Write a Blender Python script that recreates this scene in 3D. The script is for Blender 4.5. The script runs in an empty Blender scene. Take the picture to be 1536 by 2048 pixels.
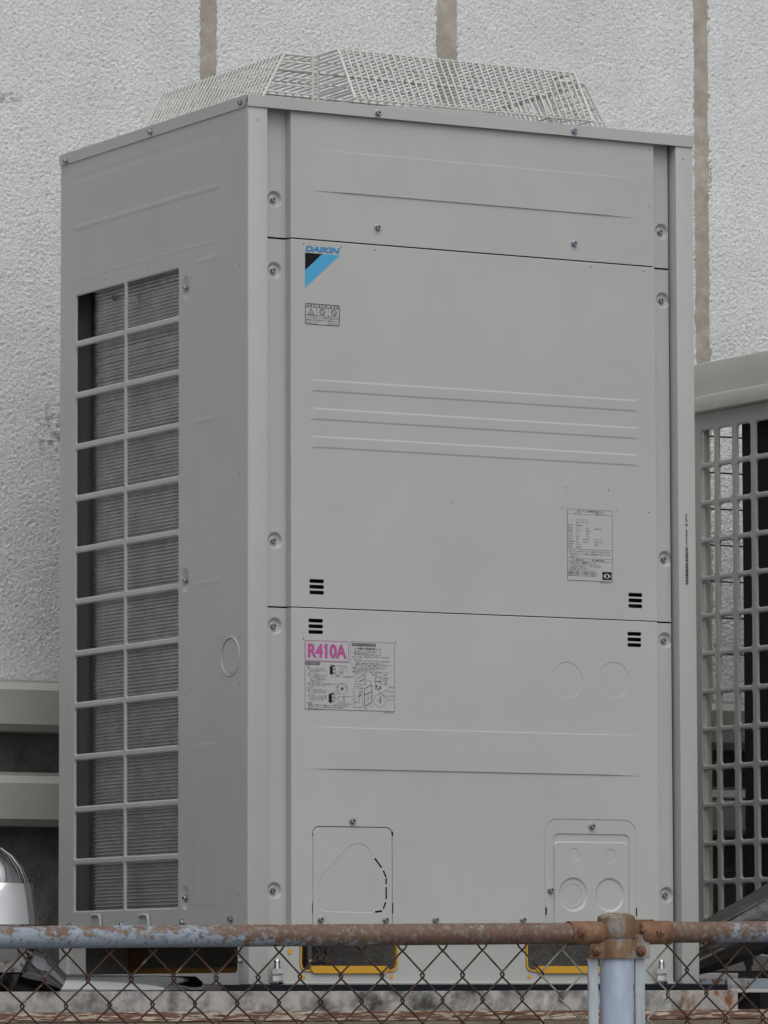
import bpy, bmesh, math, random
import numpy as np
from mathutils import Vector, Matrix, Euler, Quaternion
from mathutils.geometry import delaunay_2d_cdt

SC = bpy.context.scene
COL = SC.collection
R = math.radians
random.seed(7)

# ------------------------------------------------------------------ camera
CAM = (-4.508134, -8.477920, -0.021187)
YAW, PITCH, ROLL = 0.5152416, 0.0940885, -0.0026721
FPX = 10250.1                                   # focal length for a 1536 px wide frame
_f = Vector((math.sin(YAW)*math.cos(PITCH), math.cos(YAW)*math.cos(PITCH), math.sin(PITCH)))
_r = Vector((math.cos(YAW), -math.sin(YAW), 0)); _u = _r.cross(_f)
_r2 = _r*math.cos(ROLL)+_u*math.sin(ROLL); _u2 = -_r*math.sin(ROLL)+_u*math.cos(ROLL)
cam = bpy.data.cameras.new('camera')
cam.sensor_fit = 'HORIZONTAL'; cam.sensor_width = 36; cam.lens = 36*FPX/1536
cam.clip_start = 0.1; cam.clip_end = 500
co = bpy.data.objects.new('camera', cam); COL.objects.link(co)
co.matrix_world = Matrix(((_r2.x, _u2.x, -_f.x, CAM[0]), (_r2.y, _u2.y, -_f.y, CAM[1]), (_r2.z, _u2.z, -_f.z, CAM[2]), (0, 0, 0, 1)))
SC.camera = co

# ------------------------------------------------------------------ light: overcast
SUN_EL, SUN_AZ = R(56), R(190)                  # azimuth measured from +Y (north) clockwise
w = bpy.data.worlds.new('World'); SC.world = w; w.use_nodes = True
nt = w.node_tree; nt.nodes.clear()
sky = nt.nodes.new('ShaderNodeTexSky'); sky.sky_type = 'NISHITA'; sky.sun_disc = False
sky.sun_elevation = SUN_EL; sky.sun_rotation = SUN_AZ
sky.air_density = 1.0; sky.dust_density = 4.0; sky.ozone_density = 1.0
hsv = nt.nodes.new('ShaderNodeHueSaturation'); hsv.inputs['Saturation'].default_value = 0.16
bg = nt.nodes.new('ShaderNodeBackground'); bg.inputs['Strength'].default_value = 0.125
wo = nt.nodes.new('ShaderNodeOutputWorld')
nt.links.new(sky.outputs[0], hsv.inputs['Color']); nt.links.new(hsv.outputs[0], bg.inputs['Color']); nt.links.new(bg.outputs[0], wo.inputs['Surface'])
sl = bpy.data.lights.new('sun', 'SUN'); sl.energy = 0.5; sl.angle = R(60); sl.color = (1, 0.98, 0.95)
so = bpy.data.objects.new('sun', sl); COL.objects.link(so)
sd = Vector((math.sin(SUN_AZ)*math.cos(SUN_EL), math.cos(SUN_AZ)*math.cos(SUN_EL), math.sin(SUN_EL)))
so.rotation_euler = sd.to_track_quat('Z', 'Y').to_euler(); so.location = (3, -6, 8)
SC.view_settings.view_transform = 'Standard'; SC.view_settings.look = 'None'
SC.view_settings.exposure = 0.0; SC.view_settings.gamma = 1.0; SC.view_settings.use_curve_mapping = False

# ------------------------------------------------------------------ measuring
def at(u, v, axis, val):
    """a point of the photograph measured on a known plane (axis 0/1/2 = val), in metres"""
    d = _f*FPX + _r2*(u-768) - _u2*(v-1024)
    o = Vector(CAM); t = (val-o[axis])/d[axis]
    return o+d*t
def fxz(u, v, Y=0.006):
    q = at(u, v, 1, Y); return (q.x, q.z)
def syz(u, v, X=0.0):
    q = at(u, v, 0, X); return (-q.y, q.z)

# ------------------------------------------------------------------ materials
M = {}
def mat(name, col, rough=0.5, metal=0.0, var=0.0, vscale=6.0, bump=0.0, bscale=200.0, spec=0.5, col2=None, mixpos=(0.45, 0.6), mscale=20.0, detail=6.0, stretch=None, coat=0.0):
    m = bpy.data.materials.new(name); m.use_nodes = True
    N = m.node_tree.nodes; L = m.node_tree.links; b = N['Principled BSDF']
    b.inputs['Roughness'].default_value = rough; b.inputs['Metallic'].default_value = metal
    b.inputs['Specular IOR Level'].default_value = spec
    tc = N.new('ShaderNodeTexCoord'); src = tc.outputs['Object']
    geo = N.new('ShaderNodeNewGeometry'); src = geo.outputs['Position']
    if stretch:
        mp = N.new('ShaderNodeMapping'); mp.inputs['Scale'].default_value = stretch
        L.new(src, mp.inputs['Vector']); src = mp.outputs[0]
    c = tuple(col)+(1,)
    out = None
    if col2:
        nz = N.new('ShaderNodeTexNoise'); nz.inputs['Scale'].default_value = mscale; nz.inputs['Detail'].default_value = detail; nz.inputs['Roughness'].default_value = 0.62
        L.new(src, nz.inputs['Vector'])
        rp = N.new('ShaderNodeValToRGB'); rp.color_ramp.elements[0].position = mixpos[0]; rp.color_ramp.elements[1].position = mixpos[1]
        rp.color_ramp.elements[0].color = c; rp.color_ramp.elements[1].color = tuple(col2)+(1,)
        L.new(nz.outputs['Fac'], rp.inputs['Fac']); out = rp.outputs['Color']
    if var > 0:
        n2 = N.new('ShaderNodeTexNoise'); n2.inputs['Scale'].default_value = vscale; n2.inputs['Detail'].default_value = 8; n2.inputs['Roughness'].default_value = 0.6
        L.new(src, n2.inputs['Vector'])
        mr = N.new('ShaderNodeMapRange'); mr.inputs['From Min'].default_value = 0.3; mr.inputs['From Max'].default_value = 0.7
        mr.inputs['To Min'].default_value = 1-var; mr.inputs['To Max'].default_value = 1+var
        L.new(n2.outputs['Fac'], mr.inputs['Value'])
        mx = N.new('ShaderNodeVectorMath'); mx.operation = 'SCALE'
        if out: L.new(out, mx.inputs[0])
        else: mx.inputs[0].default_value = col
        L.new(mr.outputs[0], mx.inputs['Scale']); out = mx.outputs[0]
    if out: L.new(out, b.inputs['Base Color'])
    else: b.inputs['Base Color'].default_value = c
    if bump > 0:
        n3 = N.new('ShaderNodeTexNoise'); n3.inputs['Scale'].default_value = bscale; n3.inputs['Detail'].default_value = 3
        L.new(src, n3.inputs['Vector'])
        bp = N.new('ShaderNodeBump'); bp.inputs['Strength'].default_value = 1.0; bp.inputs['Distance'].default_value = bump
        L.new(n3.outputs['Fac'], bp.inputs['Height']); L.new(bp.outputs[0], b.inputs['Normal'])
    if coat: b.inputs['Coat Weight'].default_value = coat
    M[name] = m
    return m

mat('ivory_paint', (0.434, 0.444, 0.433), 0.42, var=0.045, vscale=4.0, bump=0.00004, bscale=900)
mat('ivory_paint_old', (0.58, 0.575, 0.54), 0.5, var=0.07, vscale=9.0, bump=0.00006, bscale=700)
mat('grille_plastic', (0.43, 0.43, 0.415), 0.45, var=0.04, vscale=9.0)
mat('guard_wire', (0.60, 0.60, 0.575), 0.4, var=0.05, vscale=30)
mat('zinc', (0.40, 0.43, 0.48), 0.33, 0.9, var=0.15, vscale=90)
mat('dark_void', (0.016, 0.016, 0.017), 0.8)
mat('interior_grey', (0.11, 0.11, 0.11), 0.7)
mat('dark_steel', (0.05, 0.05, 0.052), 0.6, var=0.15, vscale=12)
mat('coil_fin', (0.63, 0.635, 0.64), 0.36, 0.35, var=0.14, vscale=25)
mat('yellow_plastic_shaded', (0.26, 0.115, 0.012), 0.6, var=0.2, vscale=20)  # darkened copy of the liner yellow, shade put into its colour
mat('stainless_dark_reflection', (0.22, 0.22, 0.225), 0.07, 1.0, var=0.1, vscale=14)  # stainless with dark reflections put into its base colour
mat('yellow_plastic', (0.60, 0.325, 0.025), 0.42, var=0.06, vscale=40)
mat('print_black', (0.012, 0.012, 0.014), 0.8, spec=0.1)
mat('print_grey', (0.09, 0.09, 0.092), 0.8, spec=0.1)
mat('print_blue', (0.035, 0.22, 0.52), 0.45)
mat('print_cyan', (0.06, 0.36, 0.62), 0.45)
mat('print_magenta', (0.42, 0.075, 0.27), 0.45)
mat('sticker_grey', (0.435, 0.448, 0.445), 0.35)
mat('stucco', (0.70, 0.71, 0.725), 0.85)
def stucco_material():
    m = M['stucco']; N = m.node_tree.nodes; L = m.node_tree.links; b = N['Principled BSDF']
    g = N.new('ShaderNodeNewGeometry'); P = g.outputs['Position']
    def noise(sc, det=4, rough=0.6):
        n = N.new('ShaderNodeTexNoise'); n.inputs['Scale'].default_value = sc; n.inputs['Detail'].default_value = det; n.inputs['Roughness'].default_value = rough
        L.new(P, n.inputs['Vector']); return n.outputs['Fac']
    def mth(op, *a):
        n = N.new('ShaderNodeMath'); n.operation = op
        for k, q in enumerate(a):
            if isinstance(q, (int, float)): n.inputs[k].default_value = q
            else: L.new(q, n.inputs[k])
        return n.outputs[0]
    def rng(v, a0, a1, b0=0.0, b1=1.0):
        n = N.new('ShaderNodeMapRange'); n.interpolation_type = 'SMOOTHSTEP'
        for k, q in zip(('From Min', 'From Max', 'To Min', 'To Max'), (a0, a1, b0, b1)): n.inputs[k].default_value = q
        L.new(v, n.inputs['Value']); return n.outputs[0]
    def mix(f, a, c):
        n = N.new('ShaderNodeMix'); n.data_type = 'RGBA'; L.new(f, n.inputs['Factor'])
        for k, q in (('A', a), ('B', c)):
            sk = [i_ for i_ in n.inputs if i_.name == k and i_.type == 'RGBA'][0]
            if isinstance(q, tuple): sk.default_value = q+(1,)
            else: L.new(q, sk)
        return [o_ for o_ in n.outputs if o_.type == 'RGBA'][0]
    def near(p, r0, r1, sq=(1, 1, 1)):
        mp = N.new('ShaderNodeVectorMath'); mp.operation = 'SUBTRACT'; L.new(P, mp.inputs[0]); mp.inputs[1].default_value = p
        ms = N.new('ShaderNodeVectorMath'); ms.operation = 'MULTIPLY'; L.new(mp.outputs[0], ms.inputs[0]); ms.inputs[1].default_value = sq
        ln = N.new('ShaderNodeVectorMath'); ln.operation = 'LENGTH'; L.new(ms.outputs[0], ln.inputs[0]); return rng(ln.outputs['Value'], r0, r1, 1.0, 0.0)
    col = mix(rng(noise(2.2, 8), 0.3, 0.7), (0.70, 0.712, 0.722), (0.75, 0.762, 0.772))
    strk = N.new('ShaderNodeMapping'); strk.inputs['Scale'].default_value = (7, 1, 0.7); L.new(P, strk.inputs[0])
    sn_ = N.new('ShaderNodeTexNoise'); sn_.inputs['Scale'].default_value = 1.6; sn_.inputs['Detail'].default_value = 7; L.new(strk.outputs[0], sn_.inputs['Vector'])
    col = mix(mth('MULTIPLY', rng(sn_.outputs['Fac'], 0.46, 0.72), 0.14), col, (0.56, 0.55, 0.53))     # rain washed dirt
    pit_shade = rng(noise(190, 3), 0.64, 0.70)                     # dark dots painted in as shade under the bumps of the coat
    col = mix(mth('MULTIPLY', pit_shade, 0.25), col, (0.33, 0.33, 0.31))
    # mould beside the tall unit
    q = at(108, 865, 1, 1.30); f = mth('MULTIPLY', near(tuple(q), 0.0, 0.075, (1.3, 1, 0.9)), rng(noise(70, 5), 0.47, 0.60)); col = mix(mth('MULTIPLY', f, 0.8), col, (0.13, 0.12, 0.095))
    # chipped patch at the far left
    q = at(15, 205, 1, 1.30); f = mth('MULTIPLY', near(tuple(q), 0.01, 0.05, (0.8, 1, 1.6)), rng(noise(45, 5), 0.46, 0.54)); col = mix(mth('MULTIPLY', f, 0.75), col, (0.36, 0.34, 0.30))
    L.new(col, b.inputs['Base Color']); b.inputs['Specular IOR Level'].default_value = 0.2
    h = mth('ADD', rng(noise(255, 3, 0.55), 0.46, 0.66, 0, 1.0), mth('MULTIPLY', rng(noise(110, 4), 0.35, 0.7), 0.5))
    bp = N.new('ShaderNodeBump'); bp.inputs['Strength'].default_value = 1.0; bp.inputs['Distance'].default_value = 0.00105
    L.new(h, bp.inputs['Height']); L.new(bp.outputs[0], b.inputs['Normal'])
stucco_material()
mat('base_mortar', (0.17, 0.165, 0.155), 0.9, var=0.35, vscale=16, bump=0.004, bscale=120)
mat('sealant', (0.34, 0.31, 0.265), 0.85, col2=(0.44, 0.42, 0.37), mixpos=(0.42, 0.68), mscale=16, var=0.14, vscale=40, bump=0.0012, bscale=110)
mat('duct_plastic', (0.45, 0.445, 0.42), 0.45, var=0.06, vscale=8)
mat('stainless', (0.50, 0.50, 0.50), 0.05, 1.0, var=0.04, vscale=10)
mat('rubber', (0.006, 0.007, 0.014), 0.7, spec=0.2)
mat('ground_concrete', (0.22, 0.215, 0.205), 0.9, var=0.2, vscale=2)
mat('platform_concrete', (0.14, 0.137, 0.13), 0.9, var=0.3, vscale=7)
mat('galv_beam', (0.36, 0.36, 0.355), 0.7, 0.0, col2=(0.05, 0.048, 0.045), mixpos=(0.44, 0.66), mscale=19, var=0.3, vscale=30)
mat('rust_stain', (0.34, 0.33, 0.31), 0.7, col2=(0.20, 0.075, 0.02), mixpos=(0.50, 0.62), mscale=26, var=0.25, vscale=30)
mat('peeling_paint', (0.15, 0.075, 0.05), 0.85, col2=(0.46, 0.40, 0.31), mixpos=(0.50, 0.57), mscale=105, var=0.3, vscale=90, stretch=(0.25, 1, 2.4), bump=0.003, bscale=90)
mat('brown_steel', (0.16, 0.125, 0.085), 0.85, col2=(0.20, 0.17, 0.12), mixpos=(0.45, 0.65), mscale=30, var=0.2, vscale=50, stretch=(0.4, 1, 1.5))
mat('rust', (0.15, 0.066, 0.04), 0.8, col2=(0.23, 0.14, 0.075), mixpos=(0.40, 0.66), mscale=26, var=0.3, vscale=60, bump=0.0008, bscale=220)
mat('rust_worn', (0.19, 0.115, 0.06), 0.7, col2=(0.27, 0.26, 0.24), mixpos=(0.50, 0.62), mscale=24, var=0.35, vscale=50, bump=0.0008, bscale=220, stretch=(1, 1, 0.6))
mat('rusty_wire', (0.055, 0.026, 0.018), 0.75, 0.1, col2=(0.13, 0.115, 0.095), mixpos=(0.56, 0.66), mscale=30, var=0.3, vscale=60)
mat('galv_wire', (0.27, 0.27, 0.25), 0.6, 0.3, col2=(0.12, 0.06, 0.035), mixpos=(0.52, 0.64), mscale=30, var=0.2, vscale=70)
mat('blue_paint', (0.44, 0.51, 0.63), 0.5, col2=(0.34, 0.40, 0.50), mixpos=(0.4, 0.7), mscale=40, var=0.1, vscale=30, stretch=(1, 1, 0.4))
mat('grey_paint', (0.42, 0.46, 0.52), 0.55, col2=(0.29, 0.31, 0.33), mixpos=(0.45, 0.7), mscale=50, var=0.1, vscale=30, stretch=(1, 1, 0.3))
mat('flake_steel', (0.34, 0.39, 0.46), 0.6, col2=(0.20, 0.075, 0.03), mixpos=(0.55, 0.58), mscale=18, var=0.12, vscale=30)
mat('black_wrap', (0.030, 0.029, 0.026), 0.42, var=0.35, vscale=14, bump=0.006, bscale=22, stretch=(1, 1, 2.5))

def rail_material():
    m = bpy.data.materials.new('rusty_rail'); m.use_nodes = True; M['rusty_rail'] = m
    N = m.node_tree.nodes; L = m.node_tree.links; b = N['Principled BSDF']
    g = N.new('ShaderNodeNewGeometry'); sx = N.new('ShaderNodeSeparateXYZ'); L.new(g.outputs['Position'], sx.inputs[0])
    def noise(sc, det, st=(1, 1, 1), off=0):
        mp = N.new('ShaderNodeMapping'); mp.inputs['Scale'].default_value = st; mp.inputs['Location'].default_value = (off, 0, 0)
        L.new(g.outputs['Position'], mp.inputs[0])
        n = N.new('ShaderNodeTexNoise'); n.inputs['Scale'].default_value = sc; n.inputs['Detail'].default_value = det; n.inputs['Roughness'].default_value = 0.65
        L.new(mp.outputs[0], n.inputs['Vector']); return n.outputs['Fac']
    def math_(op, a, bb):
        n = N.new('ShaderNodeMath'); n.operation = op
        for i, q in enumerate((a, bb)):
            if isinstance(q, (int, float)): n.inputs[i].default_value = q
            else: L.new(q, n.inputs[i])
        return n.outputs[0]
    def mix(f, a, bb):
        n = N.new('ShaderNodeMix'); n.data_type = 'RGBA'; L.new(f, n.inputs['Factor'])
        for k, q in (('A', a), ('B', bb)):
            s = [i for i in n.inputs if i.name == k and i.type == 'RGBA'][0]
            if isinstance(q, tuple): s.default_value = q+(1,)
            else: L.new(q, s)
        return [o for o in n.outputs if o.type == 'RGBA'][0]
    def ramp(f, pts):
        n = N.new('ShaderNodeValToRGB'); cr = n.color_ramp
        cr.elements[0].position = pts[0][0]; cr.elements[0].color = (pts[0][1],)*3+(1,)
        cr.elements[1].position = pts[-1][0]; cr.elements[1].color = (pts[-1][1],)*3+(1,)
        for p_, v_ in pts[1:-1]:
            e = cr.elements.new(p_); e.color = (v_,)*3+(1,)
        L.new(f, n.inputs[0]); return n.outputs[0]
    # how far the paint has gone along the rail: 0..1 over x -0.8..0.8
    pos = math_('DIVIDE', math_('ADD', sx.outputs['X'], 0.8), 1.6)
    amount = ramp(pos, [(0.0, 0.44), (0.22, 0.42), (0.30, 0.55), (0.42, 0.60), (0.50, 0.80), (0.70, 0.88), (0.86, 0.72), (0.92, 0.53), (1.0, 0.47)])
    nz = noise(52, 8, (0.75, 1, 1.0))
    # old paint wears on the weathered upper side first
    up = math_('MULTIPLY', math_('SUBTRACT', sx.outputs['Z'], math_('ADD', 0.086, math_('MULTIPLY', sx.outputs['X'], 0.0101))), 5.5)
    f = math_('ADD', math_('ADD', nz, math_('SUBTRACT', amount, 0.5)), up)
    fac = ramp(f, [(0.44, 0), (0.54, 1)])
    paint = mix(noise(60, 5), (0.16, 0.20, 0.255), (0.33, 0.385, 0.45))
    paint = mix(ramp(noise(120, 6, off=3), [(0.55, 0), (0.65, 1)]), paint, (0.10, 0.115, 0.13))
    rust = mix(noise(40, 6, off=9), (0.095, 0.05, 0.036), (0.18, 0.112, 0.078))
    dirt = mix(ramp(noise(90, 5, off=5), [(0.52, 0), (0.64, 1)]), rust, (0.19, 0.18, 0.155))
    colr = mix(fac, paint, dirt)
    fl = ramp(noise(110, 6, off=12), [(0.63, 0), (0.67, 1)])
    colr = mix(fl, colr, (0.42, 0.43, 0.42))
    L.new(colr, b.inputs['Base Color']); b.inputs['Roughness'].default_value = 0.62
    bp = N.new('ShaderNodeBump'); bp.inputs['Distance'].default_value = 0.0012; bp.inputs['Strength'].default_value = 0.8
    L.new(math_('ADD', nz, noise(200, 4)), bp.inputs['Height']); L.new(bp.outputs[0], b.inputs['Normal'])
rail_material()

# ------------------------------------------------------------------ mesh helpers
class MB:
    def __init__(s): s.v = []; s.f = []; s.m = []; s.mats = []; s.mi = 0
    def use(s, name):
        if name not in s.mats: s.mats.append(name)
        s.mi = s.mats.index(name); return s
    def add(s, vs, fs):
        o = len(s.v); s.v += [tuple(q) for q in vs]; s.f += [tuple(i+o for i in f) for f in fs]; s.m += [s.mi]*len(fs); return s
    def box(s, x0, x1, y0, y1, z0, z1):
        vs = [(x, y, z) for x in (x0, x1) for y in (y0, y1) for z in (z0, z1)]
        return s.add(vs, [(0, 1, 3, 2), (4, 6, 7, 5), (0, 4, 5, 1), (2, 3, 7, 6), (0, 2, 6, 4), (1, 5, 7, 3)])
    def bbox(s, x0, x1, y0, y1, z0, z1, b=0.002):
        bm = bmesh.new()
        bmesh.ops.create_cube(bm, size=1)
        for q in bm.verts: q.co = ((x0+x1)/2+q.co.x*(x1-x0), (y0+y1)/2+q.co.y*(y1-y0), (z0+z1)/2+q.co.z*(z1-z0))
        bmesh.ops.bevel(bm, geom=bm.edges[:], offset=b, segments=2, affect='EDGES', profile=0.5)
        bm.verts.index_update()
        s.add([q.co for q in bm.verts], [[q.index for q in f.verts] for f in bm.faces]); bm.free(); return s
    def tube(s, pts, r, n=8, cap=True):
        pts = [Vector(q) for q in pts]; k = len(pts); rs = r if isinstance(r, (list, tuple)) else [r]*k
        t0 = (pts[1]-pts[0]).normalized(); a = t0.orthogonal().normalized(); vs = []
        for i in range(k):
            t = ((pts[min(i+1, k-1)]-pts[i]).normalized()+(pts[i]-pts[max(i-1, 0)]).normalized()).normalized()
            a = (a-t*a.dot(t)).normalized(); b = t.cross(a)
            mt = 1.0
            if 0 < i < k-1:
                ca = (pts[i+1]-pts[i]).normalized().dot(t); mt = 1/max(ca, 0.5)
            for j in range(n):
                an = 2*math.pi*j/n; vs.append(pts[i]+(a*math.cos(an)+b*math.sin(an))*rs[i])
        fs = [(i*n+j, i*n+(j+1) % n, (i+1)*n+(j+1) % n, (i+1)*n+j) for i in range(k-1) for j in range(n)]
        if cap: fs += [tuple(range(n-1, -1, -1)), tuple((k-1)*n+j for j in range(n))]
        return s.add(vs, fs)
    def lathe(s, prof, n=24, origin=(0, 0, 0), axis='Z', half=0.0):
        o = Vector(origin); vs = []
        for r, h in prof:
            for j in range(n):
                an = 2*math.pi*(j+half)/n; q = (r*math.cos(an), r*math.sin(an), h)
                if axis == 'Z': q = Vector(q)
                elif axis == '-Y': q = Vector((q[0], -q[2], q[1]))
                elif axis == '-X': q = Vector((-q[2], -q[0], q[1]))
                elif axis == 'X': q = Vector((q[2], q[0], q[1]))
                vs.append(o+q)
        k = len(prof)
        return s.add(vs, [(i*n+j, i*n+(j+1) % n, (i+1)*n+(j+1) % n, (i+1)*n+j) for i in range(k-1) for j in range(n)])
    def poly(s, pts): return s.add(pts, [tuple(range(len(pts)))])
    def prism(s, pts, vec):
        n = len(pts); v2 = [Vector(q)+Vector(vec) for q in pts]
        return s.add(list(pts)+v2, [tuple(range(n)), tuple(range(2*n-1, n-1, -1))]+[(i, i+n, (i+1) % n+n, (i+1) % n) for i in range(n)])
    def sheet(s, outer, fn, holes=(), emb=(), depth=0.002, rim=True, hd=None, hh0=0.0):
        P, E, H, loops = [], [], [], []
        def addl(lp, h):
            o = len(P); n = len(lp)
            for q in lp: P.append(Vector((q[0], q[1]))); H.append(h)
            E.extend((o+i, o+(i+1) % n) for i in range(n)); return list(range(o, o+n))
        oh = outer[1] if isinstance(outer, tuple) else 0.0
        ol = outer[0] if isinstance(outer, tuple) else outer
        loops.append(addl(ol, oh))
        for h in holes: loops.append(addl(h, hh0))
        for e in emb:
            for lp, h in e: addl(lp, h)
        vo, eo, fo, ov, oe, of = delaunay_2d_cdt(P, E, [], 0, 1e-7)
        hh = [H[o_[0]] if o_ else None for o_ in ov]
        for i, q in enumerate(vo):                     # points where two outlines cross keep the deeper one's height
            if hh[i] is None:
                best = 0.0
                for a, b in E:
                    A, B = P[a], P[b]; d = B-A; L2 = d.length_squared
                    if L2 < 1e-14: continue
                    t = (q-A).dot(d)/L2
                    if -1e-6 <= t <= 1+1e-6 and (A+d*t-q).length < 1e-6: best = min(best, H[a]+(H[b]-H[a])*t)
                hh[i] = best
        def inside(q, lp):
            c = False; n = len(lp); j = n-1
            for i in range(n):
                a, b = lp[i], lp[j]
                if (a[1] > q[1]) != (b[1] > q[1]) and q[0] < (b[0]-a[0])*(q[1]-a[1])/(b[1]-a[1])+a[0]: c = not c
                j = i
            return c
        fs = []
        for f in fo:
            c = (sum(vo[i][0] for i in f)/3, sum(vo[i][1] for i in f)/3)
            if not inside(c, ol): continue
            if any(inside(c, h) for h in holes): continue
            fs.append(tuple(f))
        s.add([fn(q[0], q[1], hh[i]) for i, q in enumerate(vo)], fs)
        for li, lp in enumerate([ol]+list(holes)):
            if li == 0 and not rim: continue
            h = oh if li == 0 else hh0; n = len(lp); dd = depth if li == 0 or hd is None else hd
            s.add([fn(q[0], q[1], h) for q in lp]+[fn(q[0], q[1], h-dd) for q in lp], [(i, i+n, (i+1) % n+n, (i+1) % n) for i in range(n)])
        return s
    def text(s, body, x0, z0, x1, z1, fn, offset=0.0, shear=0.0, wide=None):
        c = bpy.data.curves.new('t', 'FONT'); c.body = body; c.offset = offset; c.shear = shear; c.resolution_u = 2 if len(body) > 7 else 5
        o = bpy.data.objects.new('t', c); COL.objects.link(o)
        dg = bpy.context.evaluated_depsgraph_get(); e = o.evaluated_get(dg); me = e.to_mesh()
        vs = [q.co.copy() for q in me.vertices]; fs = [tuple(p.vertices) for p in me.polygons]; e.to_mesh_clear()
        bpy.data.objects.remove(o); bpy.data.curves.remove(c)
        if not vs: return s
        a0 = min(q.x for q in vs); a1 = max(q.x for q in vs); b0 = min(q.y for q in vs); b1 = max(q.y for q in vs)
        sx = (x1-x0)/(a1-a0); sz = (z1-z0)/max(1e-6, b1-b0)
        return s.add([fn(x0+(q.x-a0)*sx, z0+(q.y-b0)*sz, 0) for q in vs], fs)
    def build(s, name, mname=None, parent=None, smooth=False, wn=False):
        me = bpy.data.meshes.new(name); me.from_pydata(s.v, [], s.f); me.update()
        if s.mats:
            for q in s.mats: me.materials.append(M[q])
            me.polygons.foreach_set('material_index', s.m)
        else: me.materials.append(M[mname])
        if smooth or wn: me.polygons.foreach_set('use_smooth', [True]*len(me.polygons))
        if smooth and not wn:
            try: me.set_sharp_from_angle(angle=R(40))
            except Exception: pass
        o = bpy.data.objects.new(name, me); COL.objects.link(o); o.parent = parent
        if wn:
            md = o.modifiers.new('wn', 'WEIGHTED_NORMAL'); md.mode = 'FACE_AREA'; md.weight = 100
        return o
def link_copy(o, parent, loc=None, rot=None):
    c = o.copy(); COL.objects.link(c); c.parent = parent
    if loc is not None: c.location = loc
    if rot is not None: c.rotation_euler = rot
    return c
def meshobj(name, me, parent, loc=(0, 0, 0), rot=None):
    o = bpy.data.objects.new(name, me); COL.objects.link(o); o.parent = parent; o.location = loc
    if rot is not None: o.rotation_euler = rot
    return o
def thing(name, label, cat, group=None):
    o = bpy.data.objects.new(name, None); COL.objects.link(o); o.empty_display_size = 0.05
    o['label'] = label; o['category'] = cat
    if group: o['group'] = group
    return o
def tag(o, label, cat, group=None):
    o['label'] = label; o['category'] = cat
    if group: o['group'] = group
    return o
def struct(o): o['kind'] = 'structure'; return o
def rrect(x0, z0, x1, z1, r=0.0, n=5, rs=None):
    rs = rs or (r, r, r, r); out = []
    for (cx, cz, a, rr) in ((x0+rs[0], z0+rs[0], 180, rs[0]), (x1-rs[1], z0+rs[1], 270, rs[1]), (x1-rs[2], z1-rs[2], 0, rs[2]), (x0+rs[3], z1-rs[3], 90, rs[3])):
        if rr <= 0: out.append((cx, cz)); continue
        for i in range(n+1):
            t = R(a+90*i/n); out.append((cx+rr*math.cos(t), cz+rr*math.sin(t)))
    return out
def circ(cx, cz, r, n=28, rz=None):
    return [(cx+r*math.cos(2*math.pi*i/n), cz+(rz or r)*math.sin(2*math.pi*i/n)) for i in range(n)]
def inset(x0, z0, x1, z1, d): return rrect(x0+d, z0+d, x1-d, z1-d)

# ------------------------------------------------------------------ setting: ground, platform
GZ = -1.5
struct(MB().add([(-150, -150, GZ), (150, -150, GZ), (150, 150, GZ), (-150, 150, GZ)], [(0, 1, 2, 3)]).build('ground', 'ground_concrete'))
struct(MB().bbox(-3.0, 5.0, -0.16, 1.30, GZ, -0.085, 0.01).build('platform', 'platform_concrete'))

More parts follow.
